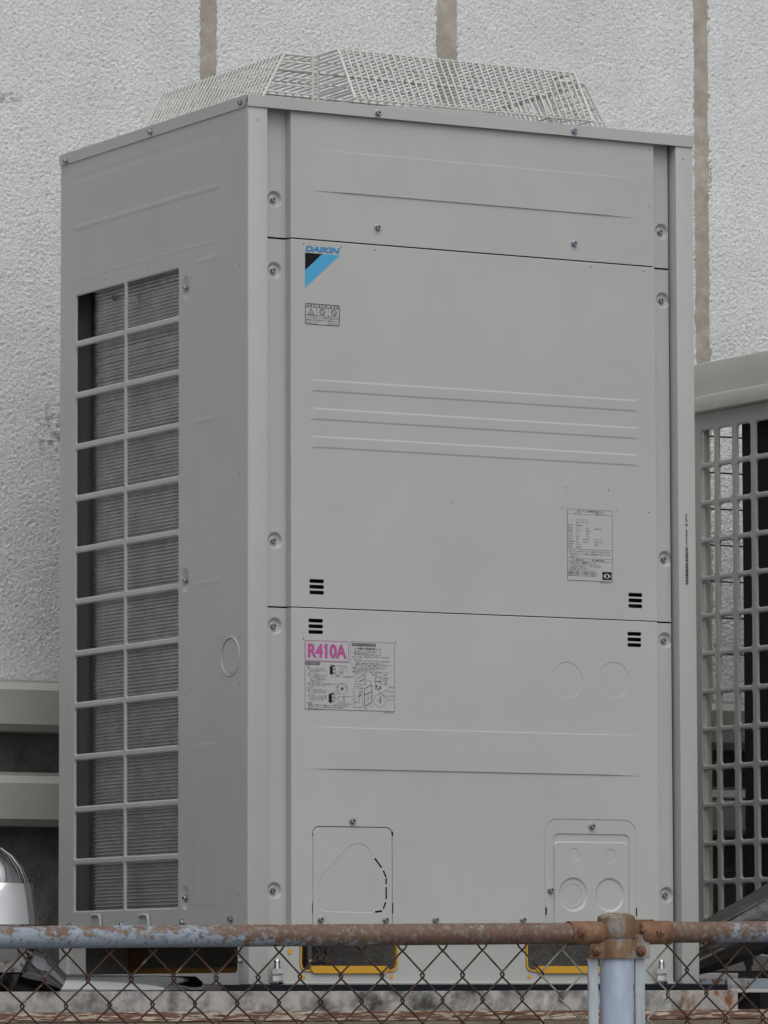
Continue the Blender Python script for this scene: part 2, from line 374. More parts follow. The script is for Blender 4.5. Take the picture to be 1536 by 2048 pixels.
# ------------------------------------------------------------------ building wall: sprayed stucco panels with sealed joints
YW = 1.30
def band_noise(nx, nz, lo, hi, seed):
    rng = np.random.default_rng(seed); a = rng.standard_normal((nz, nx)); F = np.fft.rfft2(a)
    kz = np.fft.fftfreq(nz)[:, None]; kx = np.fft.rfftfreq(nx)[None, :]; k = np.sqrt(kx*kx+kz*kz)
    F *= np.exp(-(k/hi)**2)*(1-np.exp(-(k/lo)**2)); b = np.fft.irfft2(F, s=(nz, nx)); return b/b.std()
wall = thing('building_wall', 'white rough sprayed stucco wall behind the outdoor units with brown sealed joints', 'wall')
def wall_panel(x0, x1, z0, z1, step, seed):
    nx = int(round((x1-x0)/step))+1; nz = int(round((z1-z0)/step))+1
    xs = np.linspace(x0, x1, nx); zs = np.linspace(z0, z1, nz); X, Z = np.meshgrid(xs, zs)
    c = step
    n1 = band_noise(nx, nz, c/0.022, c/0.0088, seed); n2 = band_noise(nx, nz, c/0.014, c/0.0065, seed+1); n3 = band_noise(nx, nz, c/0.5, c/0.12, seed+2)
    k1 = n1*0.8+n2*0.6
    h = 0.00022*np.tanh(1.1*k1)+0.00022*n2+0.0005*n3-0.0020*np.clip(-k1-1.30, 0, 1.0)+0.0009*np.clip(k1-1.2, 0, 1.5)
    # the coat is pulled back towards the sealed joints
    e = np.minimum(X-x0, x1-X); rag = 0.004+0.002*band_noise(nx, nz, c/0.08, c/0.02, seed+3)
    h -= 0.0045*np.clip(1-e/np.maximum(rag, 0.002), 0, 1)
    me = bpy.data.meshes.new('stucco_panel'); n = nx*nz; V = np.empty((n, 3), np.float32)
    V[:, 0] = X.ravel(); V[:, 1] = (YW-h).ravel(); V[:, 2] = Z.ravel()
    i = np.arange(n).reshape(nz, nx); Q = np.stack([i[:-1, :-1], i[:-1, 1:], i[1:, 1:], i[1:, :-1]], -1).reshape(-1, 4)
    me.vertices.add(n); me.vertices.foreach_set('co', V.ravel()); nf = len(Q)
    me.loops.add(nf*4); me.loops.foreach_set('vertex_index', Q.ravel().astype(np.int32)); me.polygons.add(nf)
    me.polygons.foreach_set('loop_start', np.arange(0, nf*4, 4, dtype=np.int32)); me.polygons.foreach_set('use_smooth', np.ones(nf, bool))
    me.update(); me.materials.append(M['stucco']); return meshobj('stucco_panel', me, wall)
J = [(0.576, 0.610), (1.172, 1.218), (1.854, 1.886)]
ZT = 2.36
ZS = 0.63
wall_panel(0.02, J[0][0], ZS, ZT, 0.0030, 11); wall_panel(J[0][1], J[1][0], ZS, ZT, 0.0030, 21)
wall_panel(J[1][1], J[2][0], ZS, ZT, 0.0030, 31); wall_panel(J[2][1], 2.30, ZS, ZT, 0.0030, 41)
for x0, x1, z0, z1 in ((-4, 0.02, ZS, 4.2), (2.30, 6, ZS, 4.2), (0.02, 2.30, ZT, 4.2)):
    meshobj('stucco_panel', MB().add([(x0, YW, z0), (x1, YW, z0), (x1, YW, z1), (x0, YW, z1)], [(0, 1, 2, 3)]).build('tmp', 'stucco', wall).data, wall)
for o in [q for q in bpy.data.objects if q.name.startswith('tmp')]: bpy.data.objects.remove(o)
for a, b in J:
    MB().box(a-0.012, b+0.012, YW+0.0012, YW+0.03, ZS, ZT).build('sealant_joint', 'sealant', wall)
MB().box(-4, 6, YW+0.012, YW+0.034, GZ, ZS-0.001).build('mortar_base', 'base_mortar', wall)
MB().box(-4, 6, YW+0.035, YW+0.25, GZ, 4.2).build('wall_core', 'ground_concrete', wall)

# ------------------------------------------------------------------ pipe ducts on the wall
def duct(z0, z1, label):
    d = 0.085; y1 = YW-0.004; y0 = y1-d; t = thing('pipe_duct', label, 'duct', 'covered pipe ducts along the wall')
    prof = [(y1, z0), (y0+0.014, z0), (y0, z0+0.014), (y0, z1-0.022), (y0+0.014, z1-0.006), (y1, z1-0.006)]
    mb = MB(); mb.prism([(-1.5, y, z) for y, z in prof], (5.0, 0, 0)); mb.build('cover', 'duct_plastic', t)
    MB().bbox(-1.5, 3.5, y1-0.03, y1, z1-0.006, z1+0.003, 0.001).build('back_plate', 'duct_plastic', t)
duct(0.532, 0.640, 'upper of the two beige pipe ducts along the wall')
duct(0.334, 0.445, 'lower of the two beige pipe ducts along the wall')

# ------------------------------------------------------------------ screws (shared meshes)
def screw_mesh(axis):
    mb = MB(); mb.use('zinc')
    mb.lathe([(0, 0.0), (0.0062, 0.0), (0.0062, 0.0012), (0.0046, 0.0016)], 14, axis=axis)
    mb.lathe([(0.0046, 0.0012), (0.0046, 0.0052), (0.0040, 0.0060), (0.0022, 0.0060)], 6, axis=axis)
    mb.use('dark_steel'); mb.lathe([(0.0022, 0.0060), (0.0016, 0.0044), (0, 0.0044)], 6, axis=axis)
    mb.v = [tuple(c_*1.18 for c_ in q) for q in mb.v]
    o = mb.build('screw'); me = o.data; bpy.data.objects.remove(o); return me
SCR_F, SCR_S = screw_mesh('-Y'), screw_mesh('-X')
def screw_f(parent, u, v, Y): q = at(u, v, 1, Y); meshobj('screw', SCR_F, parent, (q.x, Y, q.z), (0, random.uniform(0, 1), 0))
def screw_s(parent, u, v, X): q = at(u, v, 0, X); meshobj('screw', SCR_S, parent, (X, q.y, q.z), (random.uniform(0, 1), 0, 0))

# ================================================================== the big outdoor unit
W, D, H = 0.9996, 0.8117, 1.68
unit = thing('air_conditioner_unit', 'tall ivory air conditioner outdoor unit with blue logo and wire fan guard on top', 'air conditioner')
YP, YF = 0.006, 0.024                      # face of the panels, face of their screw flanges
def ff(y0): return lambda u, v, h: (u, y0-h, v)
def fs_(x0): return lambda u, v, h: (x0-h, -u, v)
FRONT = ff(YP)
XL, XR = at(582, 1000, 1, YP).x, at(1312, 1000, 1, YP).x                    # panel face
SL = at(571.5, 1000, 1, YF).x
FL, FR = 0.0395, 0.9565                    # outer ends of flanges (left one runs behind the post)

def band(x0, z0, x1, z1, h, soft=0.003, taper=0.05, crisp=False):
    """pressed band whose long edges fade out at both ends"""
    prof = ((0, 0), (1, 1)) if crisp else ((0, 0), (0.25, 0.10), (0.5, 0.5), (0.75, 0.90), (1, 1))
    return [([(x0+taper*a, z0+soft*a), (x1-taper*a, z0+soft*a), (x1-taper*a, z1-soft*a), (x0+taper*a, z1-soft*a)], h*b) for a, b in prof]
def skew_band(pTL, pTR, zh, h, soft=0.003, taper=0.05):
    x0 = (pTL[0]); x1 = pTR[0]; zt = (pTL[1]+pTR[1])/2
    return band(x0, zt-zh, x1, zt, h, soft, taper)
def slot(u0, v0, u1, v1):
    a = fxz(u0, v1); b = fxz(u1, v0); return rrect(a[0], (a[1]), b[0], b[1], 0.0022, 3)
def mid(p, q): return ((p[0]+q[0])/2, (p[1]+q[1])/2)

# panel seams
ZA = 0.5*(fxz(582, 477)[1]+fxz(1308, 532)[1])
ZB = 0.5*(fxz(582, 1213)[1]+fxz(1312, 1243)[1])
ZTOP = 1.668; ZBOT = 0.105
def front_panel(z0, z1, embs, holes, dishes, label, top_lip=True):
    mb = MB().use('ivory_paint'); zl = z1-0.0016
    mb.sheet(rrect(XL, z0, XR, zl), FRONT, holes, embs, 0.016, hd=0.0018)
    mb.add([(XL, YP, zl), (XR, YP, zl), (XR, YP+0.0006, z1-0.0005), (XL, YP+0.0006, z1-0.0005), (XR, YP+0.006, z1), (XL, YP+0.006, z1)], [(0, 1, 2, 3), (3, 2, 4, 5)])   # rolled upper edge
    # steps down to the flanges, flanges with their screw dishes
    for xa, xb, sgn in ((FL, SL, -1), (XR+0.0015, FR, 1)):
        em = []
        for (dx, dz) in dishes:
            if (sgn < 0) == (dx < 0.5): em.append([(circ(dx, dz, 0.0168), 0.0), (circ(dx, dz, 0.0158), -0.0003), (circ(dx, dz, 0.0146), -0.0012), (circ(dx, dz, 0.0125), -0.0042), (circ(dx, dz, 0.0112), -0.0056), (circ(dx, dz, 0.0095), -0.0062)])
        mb.sheet(rrect(xa, z0+0.0008, xb, z1-0.0008), ff(YF), (), em, 0.004)
    zz0, zz1 = z0+0.0006, z1-0.0006
    mb.add([(SL, YF, zz0), (XL, YP, zz0), (XL, YP, zz1), (SL, YF, zz1)], [(0, 1, 2, 3)])
    mb.add([(XR, YP, zz0), (XR+0.0015, YF, zz0), (XR+0.0015, YF, zz1), (XR, YP, zz1)], [(0, 1, 2, 3)])
    o = mb.build('front_panel', parent=unit)
    if label: o['label'] = label
    return o
def dish_at(u, v):
    q = at(u, v, 1, YF+0.006); return (q.x, q.z)
# --- upper panel
dU = [dish_at(546, 399), dish_at(1320, 464)]
t1 = fxz(617, 298); t2 = fxz(1277, 357); bt = fxz(617, 381)
zt = (t1[1]+t2[1])/2; zb = 0.5*(fxz(617, 381)[1]+fxz(1277, 437)[1])
p_up = front_panel(ZA+0.0011, ZTOP, [band(t1[0], zb, t2[0], zt, 0.0024, 0.0014, 0.085, True)], (), dU, 'upper front panel with one wide pressed band')
# --- middle panel
dM = [dish_at(546, 541), dish_at(1322, 601), dish_at(547, 1081), dish_at(1327, 1118)]
em = []
for v in (757, 814, 870):
    a = fxz(615, v); b = fxz(1281, v+41.5); c = fxz(615, v+27); zt_ = 0.5*(a[1]+fxz(1281, v+41.5*(1-(v-757)/113*0.10))[1]); hgt = a[1]-c[1]
    em.append(band(a[0], zt_-hgt, b[0], zt_, 0.0012, 0.005, 0.02))
slM = [slot(619, 1159+i*11.4, 648, 1165.5+i*11.4) for i in range(3)]+[slot(1257, 1186.5+i*11.2, 1284.5, 1193+i*11.2) for i in range(3)]
p_mid = front_panel(ZB+0.0008, ZA-0.0011, em, slM, dM, 'middle front panel with blue logo and three pressed ribs')
# --- lower panel
dL = [dish_at(547, 1252), dish_at(1327, 1281), dish_at(546, 1781), dish_at(1330, 1790)]
t1 = fxz(610, 1452); t2 = fxz(1290, 1472); zt = (t1[1]+t2[1])/2; zb = 0.5*(fxz(610, 1537)[1]+fxz(1290, 1553)[1])
emL = [band(t1[0], zb, t2[0], zt, 0.0024, 0.0014, 0.085, True)]
for u in (1134, 1228):
    c = fxz(u, 1360); r = 0.0355
    emL.append([(circ(c[0], c[1], r, 40), 0.0), (circ(c[0], c[1], r-0.0007, 40), -0.0008)])
slL = [slot(617, 1238+i*11.4, 646, 1244.5+i*11.4) for i in range(3)]+[slot(1255, 1264.5+i*11.2, 1282.5, 1271+i*11.2) for i in range(3)]
# left pipe cover: outline groove and knock-out
a = fxz(626, 1862); b = fxz(784, 1654)
LX0, LX1, LZ1 = a[0], b[0], 0.5*(b[1]+fxz(626, 1654)[1])
gz0 = ZBOT+0.0045
def groove_rect(x0, z0, x1, z1, r, w_, d_):
    return [(rrect(x0-w_, z0, x1+w_, z1+w_, rs=(0, 0, r+w_, r+w_)), 0.0), (rrect(x0, z0+0.0004, x1, z1, rs=(0, 0, r, r)), -d_), (rrect(x0+w_, z0+0.0008, x1-w_, z1-w_, rs=(0, 0, r-w_, r-w_)), 0.0)]
kn = [fxz(*q) for q in ((637, 1815), (637, 1768), (640, 1755), (645, 1748), (672, 1720), (690, 1700), (697, 1693), (706, 1688), (716, 1686), (728, 1689), (737, 1696), (743, 1707), (745, 1720), (745, 1826), (651, 1824), (642, 1821))]
cxk = sum(q[0] for q in kn)/len(kn); czk = sum(q[1] for q in kn)/len(kn)
def shrink(lp, s):
    return [(cxk+(q[0]-cxk)*s, czk+(q[1]-czk)*s) for q in lp]
emL.append(groove_rect(LX0, gz0, LX1, LZ1, 0.013, 0.0011, 0.005)+[(kn[::-1], 0.0), (shrink(kn[::-1], 0.985), -0.0007)])
def bar2(p, q, w_):
    p = Vector(p); q = Vector(q); d = (q-p).normalized(); n = Vector((-d.y, d.x))*w_/2; e = d*w_*0.3
    return [tuple(p-n), tuple(q-n), tuple(q+e), tuple(q+n), tuple(p+n), tuple(p-e)]
cuts = [((750, 1717), (763, 1735)), ((767, 1742), (772, 1754)), ((772.5, 1757), (772.5, 1768)), ((772.5, 1775), (772.5, 1798)), ((771.5, 1805), (767, 1817)), ((764, 1822), (751, 1824))]
holesL = slL+[bar2(fxz(*p), fxz(*q), 0.0036) for p, q in cuts]
holesL += [bar2(fxz(*p), fxz(*q), w_) for p, q, w_ in (((784.3, 1664), (785.3, 1671), 0.0042), ((785.5, 1806), (785.5, 1827), 0.0030), ((625.3, 1666), (625.3, 1672), 0.0022), ((625.3, 1806), (625.3, 1827), 0.0022), ((1092.5, 1815), (1092.5, 1830), 0.0036), ((1273.0, 1817), (1273.0, 1832), 0.0034))]
# right cable cover
c0 = fxz(1090, 1862); c1 = fxz(1273, 1640); e0 = fxz(1108, 1862); e1 = fxz(1258, 1670); g1 = fxz(1255, 1684)
zc1 = c1[1]; ze1 = e1[1]; zg1 = g1[1]; zt_lo = fxz(1095, 1815)[1]
emL.append([(rrect(c0[0], gz0, c1[0], zc1, rs=(0, 0, 0.028, 0.028)), 0.0), (rrect(c0[0]+0.0012, gz0+0.0004, c1[0]-0.0012, zc1-0.0012, rs=(0, 0, 0.027, 0.027)), -0.0011),
            (rrect(e0[0]-0.0012, gz0+0.0006, e1[0]+0.0012, ze1+0.0012, rs=(0, 0, 0.012, 0.014)), -0.0011), (rrect(e0[0], gz0+0.0009, e1[0], ze1, rs=(0, 0, 0.012, 0.014)), -0.0032),
            (rrect(e0[0]+0.0014, gz0+0.0012, e1[0]-0.0014, zg1, rs=(0, 0, 0.010, 0.010)), -0.0032), (rrect(e0[0]+0.0030, gz0+0.0016, e1[0]-0.0030, zg1-0.0028, rs=(0, 0, 0.009, 0.009)), -0.0004)]
           +[q for (u, v, r, dd) in ((1147, 1711, 0.0142, 0.0008), (1220, 1712, 0.0142, 0.0008)) for q in ((circ(*fxz(u, v), r, 26), -0.0004), (circ(*fxz(u, v), r-0.0007, 26), -0.0004-dd))]
           +[q for (u, v, r) in ((1147, 1789, 0.0335), (1220, 1790, 0.0335)) for q in ((circ(*fxz(u, v), r, 36), -0.0004), (circ(*fxz(u, v), r-0.0045, 36), -0.0030))]
           +[(circ(*fxz(1147, 1789), 0.0215, 30), -0.0030), (circ(*fxz(1147, 1789), 0.0207, 30), -0.0038)])
p_low = front_panel(ZBOT, ZB-0.0008, emL, holesL, dL, 'lower front panel with pink refrigerant label and two pipe covers')
# dark liner behind the slots and seams
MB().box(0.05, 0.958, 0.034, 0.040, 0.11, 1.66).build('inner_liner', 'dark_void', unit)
for u, v in dU: meshobj('screw', SCR_F, p_up, (u-0.001, YF+0.0064, v))
for u, v in dM: meshobj('screw', SCR_F, p_mid, (u-0.001, YF+0.0064, v), (0, 0.4, 0))
for u, v in dL: meshobj('screw', SCR_F, p_low, (u-0.001, YF+0.0064, v), (0, 0.8, 0))
for u, v in ((755, 455), (1148, 487)): screw_f(p_up, u, v, YP)
for u, v in ((705, 1642), (1184, 1652), (1101, 1780), (641, 1839), (771, 1840), (871, 1840), (1046, 1840)): screw_f(p_low, u, v, YP)
# tiny drain holes pricked in the sheet
def prick(parent, u, v, Y=YP):
    q = at(u, v, 1, Y); MB().use('print_black').lathe([(0.0013, 0.0003), (0, 0.0003)], 8, (q.x, Y, q.z), '-Y').build('pin_hole', parent=parent)
for u, v in ((1300, 300), (1299, 413), (995, 272), (994, 387)): prick(p_up, u, v)
for u, v in ((607, 488), (682, 494), (750, 500), (1181, 534), (1287, 543), (905, 1005), (1131, 976), (1217, 980), (1298, 1025), (1124, 1016), (1235, 1021)): prick(p_mid, u, v)
for u, v in ((607, 1277), (791, 1284), (664, 1360)): prick(p_low, u, v)

# --- corner posts
def corner_post(x0, x1, name='corner_post'):
    mb = MB()
    mb.bbox(x0, x1, 0.0, 0.040, 0.0, ZTOP, 0.0022)
    return mb.build(name, 'ivory_paint', unit, smooth=True)
pl = corner_post(0.0, 0.0413); pr = corner_post(0.9605, W+0.0015)
for u, v in ((515, 240),): prick(pl, u, v, 0.0)
for u, v in ((1366, 319),): prick(pr, u, v, 0.0)
MB().bbox(0.0, 0.045, D-0.04, D-0.001, 0.0, ZTOP, 0.002).build('corner_post', 'ivory_paint', unit)
MB().bbox(W-0.045, W, D-0.04, D-0.001, 0.0, ZTOP, 0.002).build('corner_post', 'ivory_paint', unit)
MB().bbox(W-0.0025, W-0.001, 0.041, D-0.042, 0.10, ZTOP, 0.0005).build('side_panel', 'ivory_paint', unit)
MB().bbox(0.046, W-0.046, D-0.006, D-0.003, 0.11, ZTOP, 0.0005).build('back_panel', 'ivory_paint', unit)

# --- left side panel with the air intake openings
XS = 0.0
SIDE = fs_(XS-0.0015)
ys = dict(l0=-0.7375, l1=-0.5225, r0=-0.5120, r1=-0.2880)
zt_open, zb_open, nrow, bar = 1.3835, 0.1480, 12, 0.0125
pitch = (zt_open-zb_open+bar)/nrow
op = []
for k in range(nrow):
    z1 = zt_open-k*pitch; z0 = z1-(pitch-bar)
    op.append(rrect(ys['l0'], z0, ys['l1'], z1, 0.004, 3)); op.append(rrect(ys['r0'], z0, ys['r1'], z1, 0.004, 3))
es = []
for k in range(nrow):
    z1 = zt_open-k*pitch; z0 = z1-(pitch-bar); bv = 0.0028
    es.append([(rrect(ys['l0']-bv, z0-bv, ys['l1']+bv, z1+bv, 0.006, 3), 0.0)]); es.append([(rrect(ys['r0']-bv, z0-bv, ys['r1']+bv, z1+bv, 0.006, 3), 0.0)])
def sband(p1, p2, hh, h, soft=0.003, taper=0.004, zoff=0):
    a = syz(*p1); b = syz(*p2); z = (a[1]+b[1])/2+zoff
    es.append(band(a[0], z-hh, b[0], z, h, soft, taper))
sband((150, 352), (440, 256), 0.020, -0.0005, 0.008)
sband((150, 446), (440, 367), 0.016, 0.0008, 0.007)
sband((150, 553), (440, 478), 0.008, 0.0003, 0.004)
for p1, p2 in (((390, 518), (440, 505)), ((390, 836), (440, 827)), ((390, 1161), (440, 1155))): sband(p1, p2, 0.014, 0.0005, 0.006)
a = syz(389, 1815); b = syz(440, 1482)
es.append([(rrect(a[0], a[1], b[0], b[1], 0.003, 2), 0), (rrect(a[0]+0.005, a[1]+0.005, b[0]-0.005, b[1]-0.005, 0.002, 2), 0.0004)])
c = syz(462, 1313)
es.append([(circ(c[0], c[1], 0.0390, 40), 0), (circ(c[0], c[1], 0.0372, 40), 0.0016), (circ(c[0], c[1], 0.0350, 40), 0.0016), (circ(c[0], c[1], 0.0342, 40), -0.0012), (circ(c[0], c[1], 0.0325, 40), -0.0002)])
sd_ = [syz(371, 576), syz(370, 1161), syz(370, 1796)]
for q in sd_:
    es.append([(circ(q[0]+0.004, q[1], 0.0175, 28, 0.024), 0), (circ(q[0]+0.004, q[1], 0.0135, 28, 0.019), -0.0020), (circ(q[0]+0.003, q[1], 0.0085, 28, 0.011), -0.0045)])
mb = MB().use('ivory_paint')
mb.sheet((rrect(-D+0.001, 0.085, -0.0008, ZTOP), -0.001), SIDE, op, [[(inset(-D+0.001, 0.085, -0.0008, ZTOP, 0.002), 0.0)]]+es, 0.007, hd=0.0025, hh0=-0.0018)
side = mb.build('side_panel', parent=unit); side['label'] = 'left side panel with two columns of intake openings'
for q in sd_: meshobj('screw', SCR_S, side, (XS-0.0015+0.0045, -q[0], q[1]))
for u, v in ((463, 1838), (367, 1845), (246, 1850), (141, 1852)): screw_s(side, u, v, XS-0.0015)
def sprick(u, v):
    q = at(u, v, 0, XS-0.0015); MB().use('print_black').lathe([(0.0015, 0.0003), (0, 0.0003)], 8, (XS-0.0015, q.y, q.z), '-X').build('pin_hole', parent=side)
for u, v in ((479, 529), (382, 556), (297, 534), (211, 559), (479, 947), (382, 966), (445, 1280), (479, 1275), (444, 1352), (478, 1366), (382, 1378), (133, 1018), (133, 1410), (477, 1790)): sprick(u, v)
# hook tabs pressed out under the grille
for u in (196, 292):
    a = at(u, 1829, 0, XS); 
    MB().tube([(XS-0.004, a.y+0.022, a.z-0.003), (XS-0.005, a.y+0.002, a.z), (XS-0.006, a.y-0.018, a.z-0.002), (XS-0.006, a.y-0.022, a.z-0.010), (XS-0.005, a.y-0.022, a.z-0.034)], 0.0032, 8).build('hook_tab', 'ivory_paint', unit, smooth=True)

# --- heat exchanger behind the side grille
coil = MB().box(0.042, 0.08, 0.06, 0.69, 0.12, 1.445).build('coil', 'dark_steel', unit)
def fin_mesh():
    path = [(0.030, 0.06, 0), (0.030, 0.30, 0), (0.030, 0.696, 0)]
    for i in range(1, 8):
        t = R(90*i/7); path.append((0.030+0.04*(1-math.cos(t)), 0.696+0.04*math.sin(t), 0))
    path += [(0.30, 0.736, 0), (0.90, 0.736, 0)]
    n = 5; vs = []; fs = []
    prof = [(-0.006, 0.0035), (-0.0004, 0.0028), (0.0005, 0.0022), (0.0005, 0.0008), (-0.0050, -0.0022)]
    for i, q in enumerate(path):
        q = Vector(q); t = (Vector(path[min(i+1, len(path)-1)])-Vector(path[max(i-1, 0)])).normalized(); nrm = Vector((t.y, -t.x, 0))
        for d_, z_ in prof: vs.append(q+nrm*d_+Vector((0, 0, z_)))
    for i in range(len(path)-1):
        for j in range(n-1): fs.append((i*n+j, i*n+j+1, (i+1)*n+j+1, (i+1)*n+j))
    o = MB().add(vs, fs).build('coil_row', 'coil_fin', smooth=True); me = o.data; bpy.data.objects.remove(o); return me
FM = fin_mesh(); z = 0.130; k = 0
while z < 1.44:
    meshobj('coil_row', FM, coil, (random.choice((0.0014, 0.0006, 0.0, 0.0, -0.0006)), 0, z)); z += 0.0069; k += 1
# bent fin patches and a leaf
for (u, v, hh) in ((328, 935, 0.012), (322, 955, 0.005), (277, 600, 0.02), (281, 1640, 0.018), (335, 560, 0.02)):
    q = at(u, v, 0, 0.029); MB().bbox(0.0270, 0.0290, q.y-0.002, q.y+0.002, q.z-hh/2, q.z+hh/2, 0.0005).build('bent_fin', 'zinc', coil)
q = at(230, 597, 0, 0.029); MB().use('brown_steel').add([(0.027, q.y-0.012, q.z-0.002), (0.026, q.y-0.003, q.z-0.008), (0.025, q.y+0.010, q.z+0.003), (0.028, q.y+0.001, q.z+0.008)], [(0, 1, 2, 3)]).build('dead_leaf', parent=coil)
MB().bbox(0.0465, 0.056, 0.785, 0.800, 0.11, 1.42, 0.002).build('inner_post', 'interior_grey', unit)
MB().box(0.010, 0.046, 0.765, 0.7695, 0.11, 1.42).build('inner_wall', 'interior_grey', unit)
MB().box(0.01, W-0.01, 0.05, D-0.01, 1.455, 1.461).build('fan_deck', 'dark_steel', unit)
MB().box(0.01, W-0.01, 0.045, D-0.01, 0.102, 0.108).build('drain_pan', 'dark_steel', unit)

# --- top cap
mb = MB()
e = 0.003; zc0, zc1 = 1.6580, 1.6815
mb.bbox(-e, W+0.002, -e, -e+0.0022, zc0, zc1, 0.0008); mb.bbox(0, W, D-0.001, D+0.001, zc0, zc1, 0.0008)
mb.bbox(W+e-0.002, W+e, 0.0, D, zc0, zc1, 0.0008)
# left skirt with its rounded lower front corner
sk = [(-0.0020, zc1-0.001), (-0.0035, zc0+0.012), (-0.0065, zc0+0.003), (-0.012, zc0), (-(D-0.006), zc0), (-(D-0.001), zc0+0.004), (-(D-0.001), zc1-0.001)]
mb.sheet(sk, fs_(-e-0.0012), (), (), 0.002)
o = mb.build('top_cap', 'ivory_paint', unit)
hole = circ(0.5, 0.405, 0.335, 48)
mb = MB().use('ivory_paint'); mb.sheet(rrect(-e+0.0024, -e+0.0026, W, D), lambda u, v, h: (u, v, zc1-0.0012+h), [hole], (), 0.006)
top = mb.build('top_plate', parent=unit)
MB().lathe([(0.372, 0.0), (0.368, 0.012), (0.352, 0.020), (0.340, 0.018), (0.335, 0.0), (0.332, -0.18)], 64, (0.5, 0.405, zc1-0.0004)).build('bell_mouth', 'ivory_paint', top, smooth=True)
fan = MB(); fan.lathe([(0.0, 0.03), (0.05, 0.028), (0.06, 0.0), (0.06, -0.1)], 24, (0.5, 0.405, 1.58))
for i in range(4):
    a = R(90*i+20); pts = []
    for r_, dz, da in ((0.055, -0.05, 0), (0.32, -0.03, 0.1), (0.32, 0.02, 0.75), (0.055, 0.01, 0.9)):
        pts.append((0.5+r_*math.cos(a+da), 0.405+r_*math.sin(a+da), 1.56+dz))
    fan.prism(pts, (0, 0, 0.003))
fan.build('fan', 'dark_steel', unit)
for u, v in ((756, 226), (1148, 262)): screw_f(o, u, v, -e)
for u, v in ((482, 205), (302, 264), (133, 323)): screw_s(o, u, v, -e-0.0012)

# --- wire fan guard, cross shaped in plan
ZG = 1.800; zgb = 1.694
bx0, bx1 = 0.236, 0.772
by0, by1 = 0.163, 0.690
FTY, FBY = 0.075, 0.008; BTY, BBY = 0.735, 0.80
LTX, LBX = 0.165, 0.108; RTX, RBX = 0.849, 0.912
r1, r2 = 0.0030, 0.0019
frame = MB()
def rod(p, q, r=r1): frame.tube([p, q], r, 8)
def bay(topA, botA, topB, botB, innA, innB):
    rod(topA, botA); rod(topB, botB); rod(topA, topB, 0.0018); rod(botA, botB, 0.0018)
    ia = (innA[0], innA[1], ZG); ib = (innB[0], innB[1], ZG)
    rod(topA, ia); rod(topB, ib); rod(ia, (innA[0], innA[1], zgb)); rod(ib, (innB[0], innB[1], zgb))
    rod(botA, (innA[0], innA[1], zgb), 0.0018); rod(botB, (innB[0], innB[1], zgb), 0.0018)
o_ = 0.0075
bay((bx0, FTY, ZG), (bx0, FBY, zgb), (bx1, FTY, ZG), (bx1, FBY, zgb), (bx0, by0-o_), (bx1, by0-o_))
bay((bx0, BTY, ZG), (bx0, BBY, zgb), (bx1, BTY, ZG), (bx1, BBY, zgb), (bx0, by1+o_), (bx1, by1+o_))
bay((LTX, by0, ZG), (LBX, by0, zgb), (LTX, by1, ZG), (LBX, by1, zgb), (bx0-o_, by0), (bx0-o_, by1))
bay((RTX, by0, ZG), (RBX, by0, zgb), (RTX, by1, ZG), (RBX, by1, zgb), (bx1+o_, by0), (bx1+o_, by1))
for Y in (0.30, 0.55): rod((LTX, Y, ZG-0.004), (RTX, Y, ZG-0.004))
for X in (0.415, 0.594): rod((X, FTY, ZG), (X, FBY, zgb)); rod((X, BTY, ZG), (X, BBY, zgb))
for Y in (0.34, 0.52): rod((LTX, Y, ZG), (LBX, Y, zgb), 0.002); rod((RTX, Y, ZG), (RBX, Y, zgb), 0.002)
for X, Y in ((bx0, BBY), (bx1, BBY), (LBX, by0), (LBX, by1), (RBX, by0), (RBX, by1)): rod((X, Y, zgb), (X, Y, 1.681))
guard = frame.build('fan_guard', 'guard_wire', unit, smooth=True)
def wire(p, q, r=r2):
    p = Vector(p); q = Vector(q); d = q-p; L_ = d.length; key = (round(L_, 4), r)
    if key not in WM:
        o = MB().tube([(0, 0, 0), (0, 0, L_)], r, 6).build('wire', 'guard_wire', smooth=True); WM[key] = o.data; bpy.data.objects.remove(o)
    meshobj('wire', WM[key], guard, p, d.to_track_quat('Z', 'Y').to_euler())
WM = {}
n = 36
for i in range(1, n):
    X = bx0+(bx1-bx0)*i/n
    wire((X, FTY-0.002, ZG+0.002), (X, FBY-0.002, zgb)); 
    if i % 2 == 0: wire((X, BTY, ZG), (X, BBY, zgb))
n = 34
for i in range(1, n):
    Y = by0+(by1-by0)*i/n
    wire((LTX-0.002, Y, ZG+0.002), (LBX-0.002, Y, zgb)); wire((RTX, Y, ZG), (RBX, Y, zgb))
for t in (0.04, 0.40, 0.47, 0.86):
    x_ = LTX+(LBX-LTX)*t; z_ = ZG+(zgb-ZG)*t; wire((x_+0.002, by0, z_), (x_+0.002, by1, z_), 0.0017); wire((1.013-x_, by0, z_), (1.013-x_, by1, z_), 0.0017)
for t in (0.05, 0.36, 0.94):
    y_ = FTY+(FBY-FTY)*t; z_ = ZG+(zgb-ZG)*t; wire((bx0, y_+0.002, z_), (bx1, y_+0.002, z_), 0.0015); y2 = BTY+(BBY-BTY)*t; wire((bx0, y2-0.002, z_), (bx1, y2-0.002, z_), 0.0015)
for k in range(1, 7):                      # closed ends of the four bays
    t = k/7.0; z_ = ZG+(zgb-ZG)*t
    for X in (bx0, bx1):
        wire((X, FTY+(FBY-FTY)*t, z_), (X, by0-o_, z_)); wire((X, by1+o_, z_), (X, BTY+(BBY-BTY)*t, z_))
    for Y in (by0, by1):
        wire((LTX+(LBX-LTX)*t, Y, z_), (bx0-o_, Y, z_)); wire((bx1+o_, Y, z_), (RTX+(RBX-RTX)*t, Y, z_))
X = LTX+0.015
